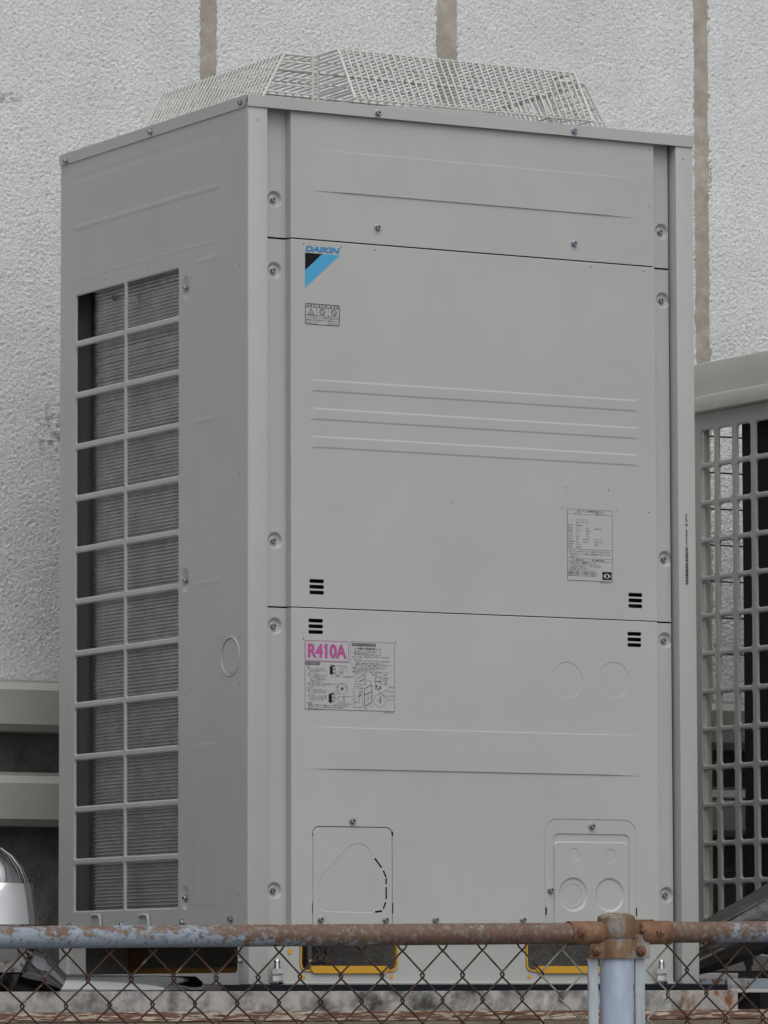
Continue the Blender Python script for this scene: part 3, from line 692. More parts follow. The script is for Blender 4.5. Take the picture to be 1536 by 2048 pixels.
while X < RTX:                             # flat top
    inn = bx0 <= X <= bx1; wire((X, FTY if inn else by0, ZG), (X, BTY if inn else by1, ZG)); X += 0.0195
for Y in (0.20, 0.42, 0.65): wire((LTX, Y, ZG-0.002), (RTX, Y, ZG-0.002), 0.0017)

# --- base plates with fork holes and yellow liners
def base_plate(x0, x1, y, holes, sgn=1):
    mb = MB().use('ivory_paint'); mb.sheet(rrect(x0, 0.0, x1, ZBOT-0.003), ff(y), [rrect(*h, 0.014, 5) for h in holes], (), 0.002*sgn); return mb.build('base_plate', parent=unit, wn=False)
h1 = (at(599, 1900, 1, YF).x, 0.024, at(795, 1900, 1, YF).x, 0.095); h2 = (at(1051, 1900, 1, YF).x, 0.024, at(1051, 1900, 1, YF).x+0.215, 0.095)
bp = base_plate(0.041, 0.955, YF, [h1, h2])
base_plate(0.045, 0.955, D-0.02, [(0.50, 0.024, 0.90, 0.095)])
MB().box(0.041, 0.955, YF-0.012, YF+0.03, 0.0002, 0.0022).build('base_flange', 'ivory_paint', unit)
MB().add([(0.041, YF-0.0005, 0.0050), (0.955, YF-0.0005, 0.0050), (0.955, YF-0.0125, 0.0024), (0.041, YF-0.0125, 0.0024)], [(0, 3, 2, 1)]).build('base_lip', 'ivory_paint', unit)
for h in (h1, h2):
    ring = rrect(h[0]+0.0006, h[1]+0.0006, h[2]-0.0006, h[3], 0.0135, 5); inn = rrect(h[0]+0.0035, h[1]+0.0035, h[2]-0.0035, h[3]-0.003, 0.011, 5)
    mb = MB().use('yellow_plastic'); mb.sheet(ring, ff(YF-0.003), [inn], (), 0.008); 
    mb.prism([(h[0]+0.022, YF-0.0055, h[1]+0.011), (h[0]+0.022, YF-0.0055, h[1]+0.004), (h[0]+0.029, YF-0.0055, h[1]-0.003), (h[2]-0.029, YF-0.0055, h[1]-0.003), (h[2]-0.022, YF-0.0055, h[1]+0.004), (h[2]-0.022, YF-0.0055, h[1]+0.011)], (0, 0.004, 0))
    mb.build('fork_hole_liner', parent=bp)
    for X, Z in ((h[0]+0.008, 0.0145), (h[2]-0.014, 0.0145)):
        MB().lathe([(0.0042, 0.0), (0.0042, 0.0012), (0.0, 0.0014)], 12, (X, YF, Z), '-Y').build('liner_plug', 'yellow_plastic', bp)
q = at(579.5, 1903, 1, YF); MB().lathe([(0.0052, 0.0), (0.0052, 0.0010), (0, 0.0012)], 14, (q.x, YF, q.z), '-Y').build('liner_plug', 'yellow_plastic', bp)
# side base with its opening
mb = MB().use('ivory_paint')
mb.sheet(rrect(-D+0.001, 0.0, -0.0415, 0.0848), fs_(0.004), [rrect(-0.70, 0.022, -0.052, 0.082, 0.01, 4)], (), 0.002); sb = mb.build('base_plate', parent=unit)
mb = MB().use('yellow_plastic_shaded'); mb.sheet(rrect(-0.60, 0.020, -0.08, 0.084, 0.012, 4), fs_(-0.02), [rrect(-0.585, 0.034, -0.095, 0.078, 0.01, 4)], (), 0.02); o = mb.build('fork_hole_liner', parent=sb); o.location = (0.15, 0.159, 0)
def anchor_bolt(parent, X, Y, z0=0.002):
    t = MB(); t.lathe([(0.0, 0.003), (0.013, 0.003), (0.013, 0.0), (0.013, 0.003)], 18, (X, Y, z0)); 
    t.lathe([(0.0115, 0.003), (0.0115, 0.014), (0.0105, 0.0155), (0.007, 0.0155)], 6, (X, Y, z0), half=0.3)
    t.lathe([(0.0115, 0.0165), (0.0115, 0.028), (0.0105, 0.0295), (0.007, 0.0295)], 6, (X, Y, z0), half=0.1)
    pr_ = [(0.0066, 0.0295)]
    for i in range(7): pr_ += [(0.0068, 0.0295+i*0.0022), (0.0060, 0.0306+i*0.0022)]
    pr_ += [(0.005, 0.046), (0.0, 0.0465)]
    t.lathe(pr_, 14, (X, Y, z0)); return t.build('anchor_bolt', 'stainless', parent, smooth=True)
anchor_bolt(unit, at(556, 1950, 1, 0.0).x, 0.004, 0.0005); anchor_bolt(unit, at(1325, 1950, 1, 0.0).x, 0.004, 0.0005)
sq = at(464, 1922, 0, XS); meshobj('screw', SCR_S, unit, (XS-0.0002, 0.03, sq.z))

# ------------------------------------------------------------------ prints
class Print:
    """flat print on a plane; u0,v0..u1,v1 is its box in the photograph, local coordinates run 0..1 (x right, y down)"""
    def __init__(s, p0, p1, Y, off=0.0006):
        a = at(p0[0], p0[1], 1, Y); b = at(p1[0], p1[1], 1, Y); s.x0, s.x1, s.z1, s.z0 = a.x, b.x, a.z, b.z; s.Y = Y; s.off = off; s.mb = MB(); s.k = 0
        s.W = s.x1-s.x0; s.H = s.z1-s.z0
    def xz(s, x, y): return (s.x0+x*s.W, s.z1-y*s.H)
    def fn(s): 
        y = s.Y-s.off-s.k*0.00012; return lambda u, v, h: (u, y, v)
    def use(s, m, k): s.mb.use(m); s.k = k; return s
    def rect(s, x0, y0, x1, y1):
        a = s.xz(x0, y0); b = s.xz(x1, y1); f = s.fn(); s.mb.poly([f(a[0], b[1], 0), f(b[0], b[1], 0), f(b[0], a[1], 0), f(a[0], a[1], 0)]); return s
    def line(s, x0, y0, x1, y1, w=0.0005):
        p = Vector(s.xz(x0, y0)); q = Vector(s.xz(x1, y1)); d = (q-p).normalized(); n_ = Vector((-d.y, d.x))*w/2; f = s.fn()
        s.mb.poly([f(*(p-n_), 0), f(*(q-n_), 0), f(*(q+n_), 0), f(*(p+n_), 0)]); return s
    def frame(s, x0, y0, x1, y1, w=0.0006, r=0.0):
        a = s.xz(x0, y0); b = s.xz(x1, y1)
        if r > 0:
            s.mb.sheet(rrect(a[0], b[1], b[0], a[1], r, 3), s.fn(), [rrect(a[0]+w, b[1]+w, b[0]-w, a[1]-w, max(r-w, 0.0002), 3)], (), 0.0, rim=False)
        else: s.mb.sheet(rrect(a[0], b[1], b[0], a[1]), s.fn(), [rrect(a[0]+w, b[1]+w, b[0]-w, a[1]-w)], (), 0.0, rim=False)
        return s
    def poly(s, pts): f = s.fn(); s.mb.poly([f(*s.xz(*q), 0) for q in pts]); return s
    def text(s, t, x0, y0, x1, y1, offset=0.0, shear=0.0):
        a = s.xz(x0, y1); b = s.xz(x1, y0); s.mb.text(t, a[0], a[1], b[0], b[1], s.fn(), offset, shear); return s
    def ring(s, cx, cy, r, w=0.0006, n=20):
        c = s.xz(cx, cy); s.mb.sheet(circ(c[0], c[1], r, n), s.fn(), [circ(c[0], c[1], r-w, n)], (), 0.0, rim=False); return s
    def disc(s, cx, cy, r, n=16):
        c = s.xz(cx, cy); f = s.fn(); s.mb.poly([f(*q, 0) for q in circ(c[0], c[1], r, n)]); return s
    def done(s, name, parent, label=None):
        o = s.mb.build(name, parent=parent)
        if label: o['label'] = label
        return o
# maker's mark
g = Print((610, 491), (680, 575), YP)
g.z1 = at(610, 491, 1, YP).z; g.z0 = at(610, 575, 1, YP).z; g.H = g.z1-g.z0
g.use('print_blue', 0).text('DAIKIN', 0.0, 0.0, 1.0, 0.135, 0.045, 0.20)
g.use('print_black', 0).poly([(0, 0.17), (0, 0.585), (0.485, 0.17)])
g.use('print_cyan', 0).poly([(0, 0.59), (0, 1.0), (0.99, 0.17), (0.49, 0.17)])
g.done('logo', p_mid, 'blue and black maker logo')
# warning plate
g = Print((610, 606), (679, 653.5), YP); g.z0 = at(610, 648, 1, YP).z; g.H = g.z1-g.z0
g.use('print_black', 1).frame(0, 0, 1, 1, 0.0010, 0.003)
g.use('print_grey', 1)
for x in (0.335, 0.668): g.line(x, 0.02, x, 0.98, 0.0006)
for y in (0.18, 0.56): g.line(0.02, y, 0.98, y, 0.0006)
g.use('print_black', 2)
for i, t in enumerate(('警 告', '注 意', '注 意')):
    x = 0.335*i; g.poly([(x+0.05, 0.15), (x+0.11, 0.15), (x+0.08, 0.05)]); g.text(t, x+0.14, 0.045, x+0.30, 0.155)
    for j, q in enumerate((('ファンに手を', '棒などを', '入れないこと'), ('フィンに直接', 'に触れないこと'), ('電源を入れたまま', '開けないこと', 'にさわらないこと'))[i]): g.text(q, x+0.03, 0.62+0.125*j, x+0.30, 0.70+0.125*j)
g.line(0.08, 0.53, 0.17, 0.25, 0.0008).line(0.17, 0.25, 0.26, 0.53, 0.0008).line(0.26, 0.53, 0.08, 0.53, 0.0008).line(0.13, 0.46, 0.21, 0.46).line(0.14, 0.41, 0.2, 0.41)
for cx in (0.50, 0.835): g.ring(cx, 0.37, 0.0060, 0.0009).line(cx-0.05, 0.27, cx+0.05, 0.47, 0.0008)
g.done('warning_label', p_mid, 'black framed warning label with three pictograms')
# name plate
g = Print((1134, 1017.5), (1225, 1160), YP); g.z0 = at(1134, 1160, 1, YP).z; g.H = g.z1-g.z0
g.use('sticker_grey', 0).rect(0, 0, 1, 1)
g.use('print_grey', 2).frame(0, 0, 1, 1, 0.0006); g.line(0, 0.068, 1, 0.068); g.line(0, 0.56, 1, 0.56, 0.0006); g.line(0, 0.688, 1, 0.688); g.line(0, 0.728, 1, 0.728)
g.use('print_black', 2).text('ダイキン工業株式会社 (K)', 0.22, 0.012, 0.80, 0.04, 0.01).text('エアコン', 0.17, 0.040, 0.32, 0.062).text('室外ユニット', 0.62, 0.042, 0.86, 0.064)
g.use('print_grey', 3).text('パッケージエアコン', 0.19, 0.135, 0.47, 0.155).text('室外ヒートポンプ形', 0.19, 0.172, 0.47, 0.196)
rows = [('室外機', 'CRYP280AA', '', ''), ('電 源', '三相', '200 V', '50/60 Hz'), ('運転電流', '27/27 A', '28/28 A', ''), ('出 力', 'ファン', '750 W', ''), ('冷 媒', 'R410A', '9.1 kg', ''), ('設計圧力', '高圧', '4.00 MPa', '低圧 3.3 MPa'), ('気密試験圧力', '高圧', '4.00 MPa', '低圧 3.3 MPa'), ('製品質量', '240 kg', '', 'IPX4'), ('製造番号', 'A007799', '', '')]
for i, (a, b, c, d_) in enumerate(rows):
    y = 0.215+i*0.038
    g.text(a, 0.015, y, 0.115 if i != 6 else 0.16, y+0.021)
    g.text(b, 0.19, y+0.002, 0.19+0.016*len(b) if len(b) > 3 else 0.25, y+0.021)
    if c: g.text(c, 0.34 if i > 4 else 0.41, y+0.003, (0.34 if i > 4 else 0.41)+0.016*len(c), y+0.021)
    if d_: g.text(d_, 0.60, y+0.003, 0.60+0.019*len(d_), y+0.022)
for i, t in enumerate(('室外ユニットの組合せによって、定格電力などが異なりますので、', 'ご使用の組合せについての詳細は、製品説明書またはカタログなどを', 'ご確認ください。')): g.text(t, 0.04, 0.578+i*0.037, 0.95 if i < 2 else 0.27, 0.603+i*0.037)
g.use('print_black', 3).text('フロン排出抑制法', 0.09, 0.698, 0.36, 0.720).text('第一種特定製品', 0.54, 0.698, 0.82, 0.720).text('HFC', 0.32, 0.736, 0.43, 0.764, 0.015)
g.use('print_grey', 3).text('この製品には冷媒として', 0.03, 0.738, 0.31, 0.76).text('が使われています。', 0.44, 0.740, 0.65, 0.760)
for i, t in enumerate(('1.フロン類を大気中に放出することは禁じられています。', '2.この製品の整備・廃棄時には、フロン類の回収が必要です。', '3.冷媒の種類および数量、並びに', '地球温暖化係数は、下表のとおりです。')): g.text(t, 0.03, 0.768+i*0.024, (0.75, 0.79, 0.44, 0.60)[i], 0.786+i*0.024)
for y in (0.872, 0.902, 0.934): g.line(0.01, y, 0.64, y)
for x in (0.01, 0.14, 0.33, 0.48, 0.64): g.line(x, 0.872, x, 0.934)
for x, a, b in ((0.03, '種類', 'HFC'), (0.17, '冷媒番号', 'R410A'), (0.36, '数量', '9.1kg'), (0.51, 'GWP', '2090')): g.text(a, x, 0.878, x+0.09, 0.897).text(b, x, 0.908, x+0.09, 0.928)
g.text('3P274186-1 B', 0.72, 1.008, 0.96, 1.026)
g.use('print_black', 3).rect(0.77, 0.865, 0.975, 0.975)
g.use('sticker_grey', 4).poly([(0.785, 0.925), (0.82, 0.90), (0.872, 0.888), (0.925, 0.90), (0.96, 0.925), (0.925, 0.945), (0.872, 0.956), (0.82, 0.945)])
g.use('print_black', 5).disc(0.872, 0.923, 0.0030)
g.done('name_plate', p_mid, 'silver name plate with black Japanese print')
# refrigerant and installation label
g = Print((609.5, 1280), (789, 1424), YP); g.z0 = at(609.5, 1418, 1, YP).z; g.H = g.z1-g.z0
g.use('sticker_grey', 0).rect(0, 0, 1, 1)
g.use('print_magenta', 2).frame(0, 0, 0.488, 0.30, 0.0011, 0.003).text('R410A', 0.032, 0.045, 0.465, 0.255, 0.045).use('print_magenta', 3).poly([(0.207, 0.090), (0.226, 0.047), (0.240, 0.047), (0.240, 0.098), (0.213, 0.112)])
g.use('print_grey', 2).frame(0.0, 0.305, 1.0, 1.0, 0.0005); g.line(0.505, 0.0, 1.0, 0.0).line(1.0, 0, 1.0, 0.32).line(0.505, 0, 0.505, 0.31)
g.use('sticker_grey', 3).rect(0.504, 0.29, 0.997, 0.33)
g.use('print_grey', 4).rect(0.004, 0.315, 0.165, 0.355).rect(0.52, 0.02, 0.79, 0.06)
g.use('sticker_grey', 5).text('据付・移設作業の注意', 0.012, 0.322, 0.155, 0.350).text('据付作業・サービスメンテ作業の注意', 0.53, 0.027, 0.78, 0.054)
g.use('print_grey', 4).frame(0.545, 0.095, 0.845, 0.19, 0.0005)
g.use('print_black', 5).text('△警告 △感電注意', 0.58, 0.078, 0.78, 0.112)
g.use('print_grey', 5)
TX = [('1.搬入', 0.02, 0.37, 0.06), ('●フォークリフトで搬入する場合は、', 0.03, 0.40, 0.22), ('本体下部の搬入用穴にフォークを', 0.045, 0.43, 0.24), ('差してください。', 0.045, 0.46, 0.14), ('●底フレームの塗膜に傷がつかないよう', 0.03, 0.49, 0.25), ('フォークに保護材を当ててください。', 0.045, 0.52, 0.23), ('（底フレームの塗膜に傷がつくと', 0.06, 0.55, 0.24), ('防錆効果が失われます）', 0.06, 0.58, 0.20), ('●搬入作業後、横の搬入穴は製品の梱包板で必ずふさいで', 0.03, 0.615, 0.38), ('フタを差して取り外してください。', 0.045, 0.645, 0.24), ('2.吊り上げ', 0.02, 0.675, 0.09), ('●スリング位置の穴に通してください。', 0.03, 0.705, 0.27), ('●スリングは２本で約８ｍ以上を使用', 0.03, 0.735, 0.23), ('してください。', 0.045, 0.765, 0.12), ('●スリングがケーシングに当たる場所', 0.03, 0.795, 0.24), ('には当板や毛布などで製品に傷が', 0.045, 0.825, 0.24), ('つかないようにしてください。', 0.045, 0.855, 0.21), ('3.電気工事', 0.02, 0.895, 0.08), ('感電事故および漏電火災からの保護のため、必ずＤ種接地工事・漏電しゃ断器', 0.03, 0.925, 0.47), ('の取付けを行ってください。工事規格工事の施工、漏電しゃ断器の取付は、', 0.03, 0.955, 0.44), ('電気工事士に依頼してください。', 0.03, 0.982, 0.21),
      ('● 点検中はファンの回転に注意する', 0.555, 0.125, 0.815), ('● 点検中は充電部にふれない', 0.555, 0.155, 0.775), ('●システム点検は、電気品箱ふたの点検穴から(H2P)(LED)で', 0.525, 0.205, 0.94), ('確認してください。', 0.54, 0.235, 0.64), ('[LED]の表示 : 消灯→正常   点灯→異常   点滅→準備中', 0.555, 0.265, 0.94), ('（制御盤二次側動作異常、凝縮LEDで確認してください。', 0.56, 0.30, 0.90), ('室外ユニットを交換・増設してください）', 0.56, 0.33, 0.92), ('●配線は、必ず電気工事店、取扱説明書（製品添付）に従い', 0.525, 0.365, 0.90), ('同封の付属品で確実に取り付けてください。', 0.54, 0.395, 0.80), ('●電気品箱及びサービスカバーの位置は、右の図を参照してください。', 0.525, 0.425, 0.94)]
for t, x0, y0, x1 in TX: g.text(t, x0, y0, x1, y0+0.024)
# small line drawings
def isobox(x, y, w_, h_):
    g.use('print_black', 4).poly([(x, y+h_*0.15), (x, y+h_*0.9), (x+w_*0.45, y+h_), (x+w_*0.45, y+h_*0.25)])
    g.use('print_grey', 4).poly([(x, y+h_*0.13), (x+w_*0.45, y+h_*0.23), (x+w_, y+h_*0.10), (x+w_*0.5, y)])
    g.use('print_grey', 4).frame(x+w_*0.48, y+h_*0.2, x+w_, y+h_*0.9, 0.0005); g.rect(x+w_*0.55, y+h_*0.4, x+w_*0.95, y+h_*0.48); g.rect(x+w_*0.55, y+h_*0.7, x+w_*0.8, y+h_*0.8)
isobox(0.275, 0.345, 0.065, 0.15); isobox(0.262, 0.75, 0.07, 0.155)
g.use('print_grey', 4)
g.frame(0.385, 0.40, 0.425, 0.47, 0.0005).frame(0.39, 0.44, 0.42, 0.46, 0.0004).line(0.345, 0.455, 0.375, 0.44).line(0.36, 0.48, 0.38, 0.51, 0.0012).line(0.34, 0.49, 0.36, 0.52, 0.0012).line(0.37, 0.54, 0.40, 0.48).line(0.425, 0.39, 0.46, 0.36).line(0.46, 0.36, 0.46, 0.46)
g.ring(0.415, 0.69, 0.011, 0.0005).line(0.40, 0.62, 0.455, 0.66).line(0.455, 0.66, 0.455, 0.74).line(0.36, 0.71, 0.31, 0.75).line(0.38, 0.74, 0.33, 0.78); g.rect(0.395, 0.67, 0.425, 0.71)
g.frame(0.37, 0.80, 0.43, 0.885, 0.0005).line(0.43, 0.80, 0.44, 0.89, 0.0008).line(0.335, 0.85, 0.365, 0.83)
g.frame(0.555, 0.465, 0.68, 0.62, 0.0005).line(0.58, 0.53, 0.66, 0.48, 0.0008).line(0.66, 0.48, 0.66, 0.61).line(0.57, 0.60, 0.59, 0.54).line(0.60, 0.58, 0.66, 0.54, 0.0016)
g.frame(0.54, 0.65, 0.635, 0.955, 0.0005).line(0.60, 0.73, 0.60, 0.90, 0.0008).line(0.59, 0.80, 0.62, 0.78, 0.0014).line(0.555, 0.76, 0.555, 0.85).frame(0.61, 0.72, 0.625, 0.78, 0.0005)
g.line(0.66, 0.68, 0.745, 0.62, 0.0012).line(0.66, 0.68, 0.66, 0.94, 0.0012).line(0.745, 0.62, 0.745, 0.87, 0.0012).line(0.66, 0.77, 0.745, 0.72, 0.0012).line(0.66, 0.94, 0.745, 0.87, 0.0012).line(0.70, 0.75, 0.70, 0.90).line(0.67, 0.85, 0.74, 0.79)
g.line(0.69, 0.55, 0.735, 0.57).line(0.735, 0.57, 0.735, 0.62)
g.frame(0.78, 0.50, 0.85, 0.68, 0.0009); g.rect(0.785, 0.56, 0.845, 0.572).rect(0.79, 0.62, 0.805, 0.66).rect(0.825, 0.64, 0.84, 0.67).line(0.81, 0.58, 0.83, 0.60)
g.ring(0.832, 0.845, 0.0128, 0.0005).line(0.825, 0.80, 0.825, 0.90).line(0.84, 0.78, 0.84, 0.89, 0.0012).line(0.84, 0.74, 0.92, 0.68).line(0.86, 0.75, 0.93, 0.80).line(0.80, 0.84, 0.86, 0.84).line(0.815, 0.68, 0.83, 0.74)
for x, y, t in ((0.355, 0.355, '搬入用穴(大)'), (0.42, 0.505, '搬入用樹脂板(黄色)'), (0.295, 0.51, 'フォーク'), (0.34, 0.655, '製品'), (0.44, 0.79, '搬入用穴(小)'), (0.35, 0.90, '搬入用穴(大)'), (0.435, 0.90, '搬入用穴(小)'), (0.565, 0.67, 'サービス作業'), (0.75, 0.46, '電気品箱'), (0.875, 0.46, '点検穴'), (0.87, 0.505, '電気品箱'), (0.87, 0.535, 'の点検穴'), (0.875, 0.565, 'フタ表'), (0.875, 0.595, '電装品'), (0.92, 0.635, '(上側表示)'), (0.92, 0.70, '電装・固定'), (0.92, 0.765, '(下側表示)'), (0.92, 0.82, '電装・仮止'), (0.55, 0.87, '前板'), (0.66, 0.955, '前板'), (0.715, 0.92, 'つめ')):
    g.text(t, x, y, x+0.012*len(t)+0.005, y+0.022)
g.text('3P244529-1 B', 0.875, 1.01, 0.99, 1.028)
g.done('refrigerant_label', p_low, 'pink R410A refrigerant label with black instruction drawings')
# bar code strip on the right post
g = Print((1370, 1028), (1379, 1172), 0.0); g.W = 0.0062
g.use('print_black', 1)
y = 0.46; random.seed(3)
while y < 0.985:
    h_ = random.choice((0.006, 0.006, 0.012, 0.016)); g.rect(0.0, y, 0.42, min(y+h_, 0.99)); g.rect(0.52, y, 1.0, min(y+h_, 0.99)); y += h_+random.choice((0.005, 0.005, 0.009))
def vtext(t, y0, y1):
    a = g.xz(0, y1); b = g.xz(1, y0); f = g.fn()
    g.mb.text(t, 0, 0, 1, 1, lambda u, v, h: f(b[0]-v*(b[0]-a[0])*0.72-0.001, a[1]+u*(b[1]-a[1]), 0))
vtext('CRYP280AA', 0.21, 0.385); vtext('A007799', 0.0, 0.115)
for y in (0.395, 0.415, 0.435): g.disc(0.5, y, 0.0011)
for y in (0.135, 0.155): g.rect(0.05, y, 0.4, y+0.013); g.rect(0.55, y, 0.9, y+0.013)
g.done('bar_code', pr)

# ================================================================== steel frame under the units
def tagged_box(name, m, label, cat, args, b=0.002):
    return tag(MB().bbox(*args, b).build(name, m), label, cat)
XE = at(1473, 2000, 1, -0.05).x
beam = thing('support_beam', 'grey weathered steel beam stained with black mould under the tall unit', 'beam')
MB().bbox(-1.4, XE, -0.055, -0.047, -0.058, -0.0125, 0.001).build('web', 'galv_beam', beam)
MB().bbox(XE-0.13, XE-0.0005, -0.0556, -0.0546, -0.0575, -0.0128, 0.0003).build('rusted_end', 'rust_stain', beam)
MB().bbox(-1.4, XE, -0.047, 0.055, -0.0185, -0.0132, 0.001).build('flange', 'galv_beam', beam)
MB().bbox(-1.4, XE, -0.047, 0.055, -0.0580, -0.0530, 0.001).build('flange', 'galv_beam', beam)
tagged_box('support_beam', 'galv_beam', 'rear steel beam carrying the back edge of the tall unit', 'beam', (-0.2, XE, D-0.10, D+0.0, -0.058, -0.0125))
pad = thing('rubber_pad', 'long black rubber pad between the tall unit and its grey beam', 'rubber pad')
mb = MB(); XP0 = at(425, 1974, 1, -0.05).x
mb.bbox(-0.03, at(1456, 1975, 1, -0.045).x, -0.045, 0.05, -0.0118, -0.0008, 0.001)
mb.build('strip', 'rubber', pad)
tagged_box('rubber_pad', 'rubber', 'black rubber pad under the back edge of the tall unit', 'rubber pad', (0.0, 1.0, D-0.09, D-0.01, -0.0118, -0.0008), 0.001)
edge = thing('rusty_rail_beam', 'rusty steel channel with peeling cream paint along the bottom of the picture', 'beam')
zr0 = at(400, 2043, 1, -0.13).z; zr1 = at(400, 2023.5, 1, -0.13).z
MB().bbox(-1.6, 2.6, -0.130, -0.06, zr0, zr1, 0.0015).build('flange', 'peeling_paint', edge)
MB().bbox(-1.6, 2.6, -0.1285, -0.112, zr0-0.12, zr0-0.0015, 0.001).build('web', 'brown_steel', edge)
MB().bbox(-1.6, 2.6, -0.130, -0.06, zr0-0.135, zr0-0.121, 0.0015).build('flange', 'peeling_paint', edge)

# ================================================================== stainless clad pipe at the left
AX = at(-18, 1850, 1, 0.12)
def zat(v, Y=0.12): return at(40, v, 1, Y).z
pipe = thing('clad_pipe', 'shiny stainless clad pipe with segmented elbow at the left edge', 'pipe')
S_ = 0.00088
def lz(px, v): return (px*S_, zat(v))
MB().lathe([(0.0, zat(1690)), (0.018, zat(1697)), (0.040, zat(1713)), (0.058, zat(1738)), (0.067, zat(1762)), (0.073, zat(1790))], 48, (AX.x, AX.y, 0)).build('elbow_cap', 'stainless_dark_reflection', pipe, smooth=True)
for i in range(14):
    a = R(180+i*13); cs, sn = math.cos(a), math.sin(a)
    MB().tube([(AX.x+cs*r_, AX.y+sn*r_, zat(v_)) for r_, v_ in ((0.019, 1697), (0.0405, 1713), (0.0585, 1738), (0.0675, 1762), (0.0735, 1788))], 0.0011, 6).build('seam', 'stainless_dark_reflection', pipe, smooth=True)
MB().lathe([(0.0735, zat(1772)), (0.0755, zat(1768)), (0.0765, zat(1770)), (0.080, zat(1800)), (0.086, zat(1845)), (0.087, zat(1850)), (0.085, zat(1853))], 48, (AX.x, AX.y, 0)).build('collar', 'stainless', pipe, smooth=True)
MB().lathe([(0.082, zat(1848)), (0.0815, zat(1900)), (0.078, zat(1925)), (0.070, zat(1945))], 48, (AX.x, AX.y, 0)).build('sleeve', 'stainless', pipe, smooth=True)
MB().lathe([(0.060, zat(1944)), (0.064, zat(1948)), (0.060, zat(1952)), (0.045, zat(1975)), (0.045, -0.085)], 40, (AX.x, AX.y, 0)).build('lower_collar', 'stainless', pipe, smooth=True)
zc = zat(1975)-0.006; q0 = at(78, 1930, 1, 0.12); q1 = at(118, 1970, 1, 0.12); q2 = at(398, 1970, 1, 0.12)
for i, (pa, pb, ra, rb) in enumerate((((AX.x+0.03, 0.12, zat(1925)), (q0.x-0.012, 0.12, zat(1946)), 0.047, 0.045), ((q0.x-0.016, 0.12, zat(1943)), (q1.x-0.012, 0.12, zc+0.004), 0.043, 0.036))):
    MB().tube([pa, pb], [ra, rb], 32).build('elbow_segment', 'stainless_dark_reflection', pipe, smooth=True)
MB().tube([(q1.x-0.014, 0.12, zc), (q2.x-0.01, 0.12, zc-0.002), (q2.x, 0.12, zc-0.002)], [0.031, 0.0285, 0.022], 40).build('straight_run', 'stainless', pipe, smooth=True)
MB().tube([(q2.x-0.005, 0.12, zc-0.003), (q2.x+0.03, 0.12, zc-0.004), (q2.x+0.30, 0.12, zc-0.006)], 0.016, 24).build('inner_pipe', 'dark_steel', pipe, smooth=True)
# riser behind the unit, seen through its fork holes
qx = at(633, 1905, 1, 1.08).x
rp_ = thing('clad_riser', 'shiny vertical clad pipe behind the tall unit seen through its left fork hole', 'pipe')
MB().lathe([(0.028, -0.085), (0.028, 0.30), (0.0, 0.31)], 32, (qx, 1.08, 0)).build('sleeve', 'stainless', rp_, smooth=True)
MB().lathe([(0.029, 0.045), (0.031, 0.05), (0.029, 0.055)], 32, (qx, 1.08, 0)).build('collar', 'stainless', rp_, smooth=True)

# ================================================================== second outdoor unit on the right
X2, W2 = 1.54, 1.10
u2 = thing('air_conditioner_unit', 'lower older outdoor unit with square grille at the right edge', 'air conditioner')
Y2B = at(1392, 900, 0, X2).y+0.006; Y2F = Y2B-0.80
zt2 = at(1394, 728, 0, X2).z; zl1 = at(1394, 797, 0, X2).z; zl0 = at(1394, 828, 0, X2).z
MB().bbox(X2-0.002, X2+W2, Y2F, Y2B, zl1-0.003, zt2, 0.004).build('top_cover', 'ivory_paint_old', u2, smooth=True)
MB().bbox(X2-0.020, X2+W2+0.02, Y2F-0.02, Y2B+0.012, zl0, zl1, 0.003).build('cover_lip', 'ivory_paint_old', u2, smooth=True)
cy = [-at(u, 900, 0, X2).y for u in (1401, 1425, 1436.5, 1463, 1474, 1499.5, 1511, 1536.5, 1548)]
pc = (cy[6]-cy[2])/2; oy = cy[3]-cy[2]-0.001
zo1 = at(1410, 861, 0, X2).z; zo0 = at(1410, 1911, 0, X2).z; nr = 14; p2 = (zo1-zo0+0.0115)/nr
holes2 = []; outs2 = []
y0s = [cy[0]]+[cy[2]+pc*i for i in range(9)]
for i in range(nr):
    z1 = zo1-i*p2; z0 = z1-(p2-0.0115)
    for yy in y0s:
        if yy+oy < -Y2F-0.03: holes2.append(rrect(yy, z0, yy+oy, z1, 0.007, 3)); outs2.append(rrect(yy-0.0032, z0-0.0032, yy+oy+0.0032, z1+0.0032, 0.010, 3))
mb = MB().use('grille_plastic'); zpb = at(1450, 1942, 0, X2).z
mb.sheet(rrect(-Y2B+0.001, zpb, -Y2F, zl0-0.001), fs_(X2), holes2, [[(h_, 0.0)] for h_ in outs2], 0.011, hd=0.003, hh0=-0.002)
sp2 = mb.build('side_grille', parent=u2)
MB().bbox(X2+0.012, X2+W2, Y2F+0.001, Y2F+0.04, zpb, zl0-0.001, 0.002).build('front_panel', 'ivory_paint_old', u2)
MB().bbox(X2+0.004, at(1419, 900, 1, Y2B-0.03).x, Y2B-0.03, Y2B-0.002, zpb, zl0-0.001, 0.001).build('rear_post', 'ivory_paint_old', u2)
MB().bbox(X2+W2-0.05, X2+W2, Y2B-0.045, Y2B-0.002, zpb, zl0-0.001, 0.001).build('rear_post', 'dark_steel', u2)
MB().bbox(X2+0.02, X2+W2-0.01, Y2F+0.045, Y2B-0.03, zpb, zpb+0.02, 0.001).build('floor_pan', 'dark_steel', u2)
yb = at(1486, 1100, 0, X2+0.05).y
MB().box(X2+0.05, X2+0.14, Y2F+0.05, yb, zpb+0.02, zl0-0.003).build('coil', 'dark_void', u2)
MB().box(X2+0.34, X2+W2-0.01, Y2F+0.05, yb+0.10, zpb+0.02, zl0-0.003).build('coil', 'dark_void', u2)
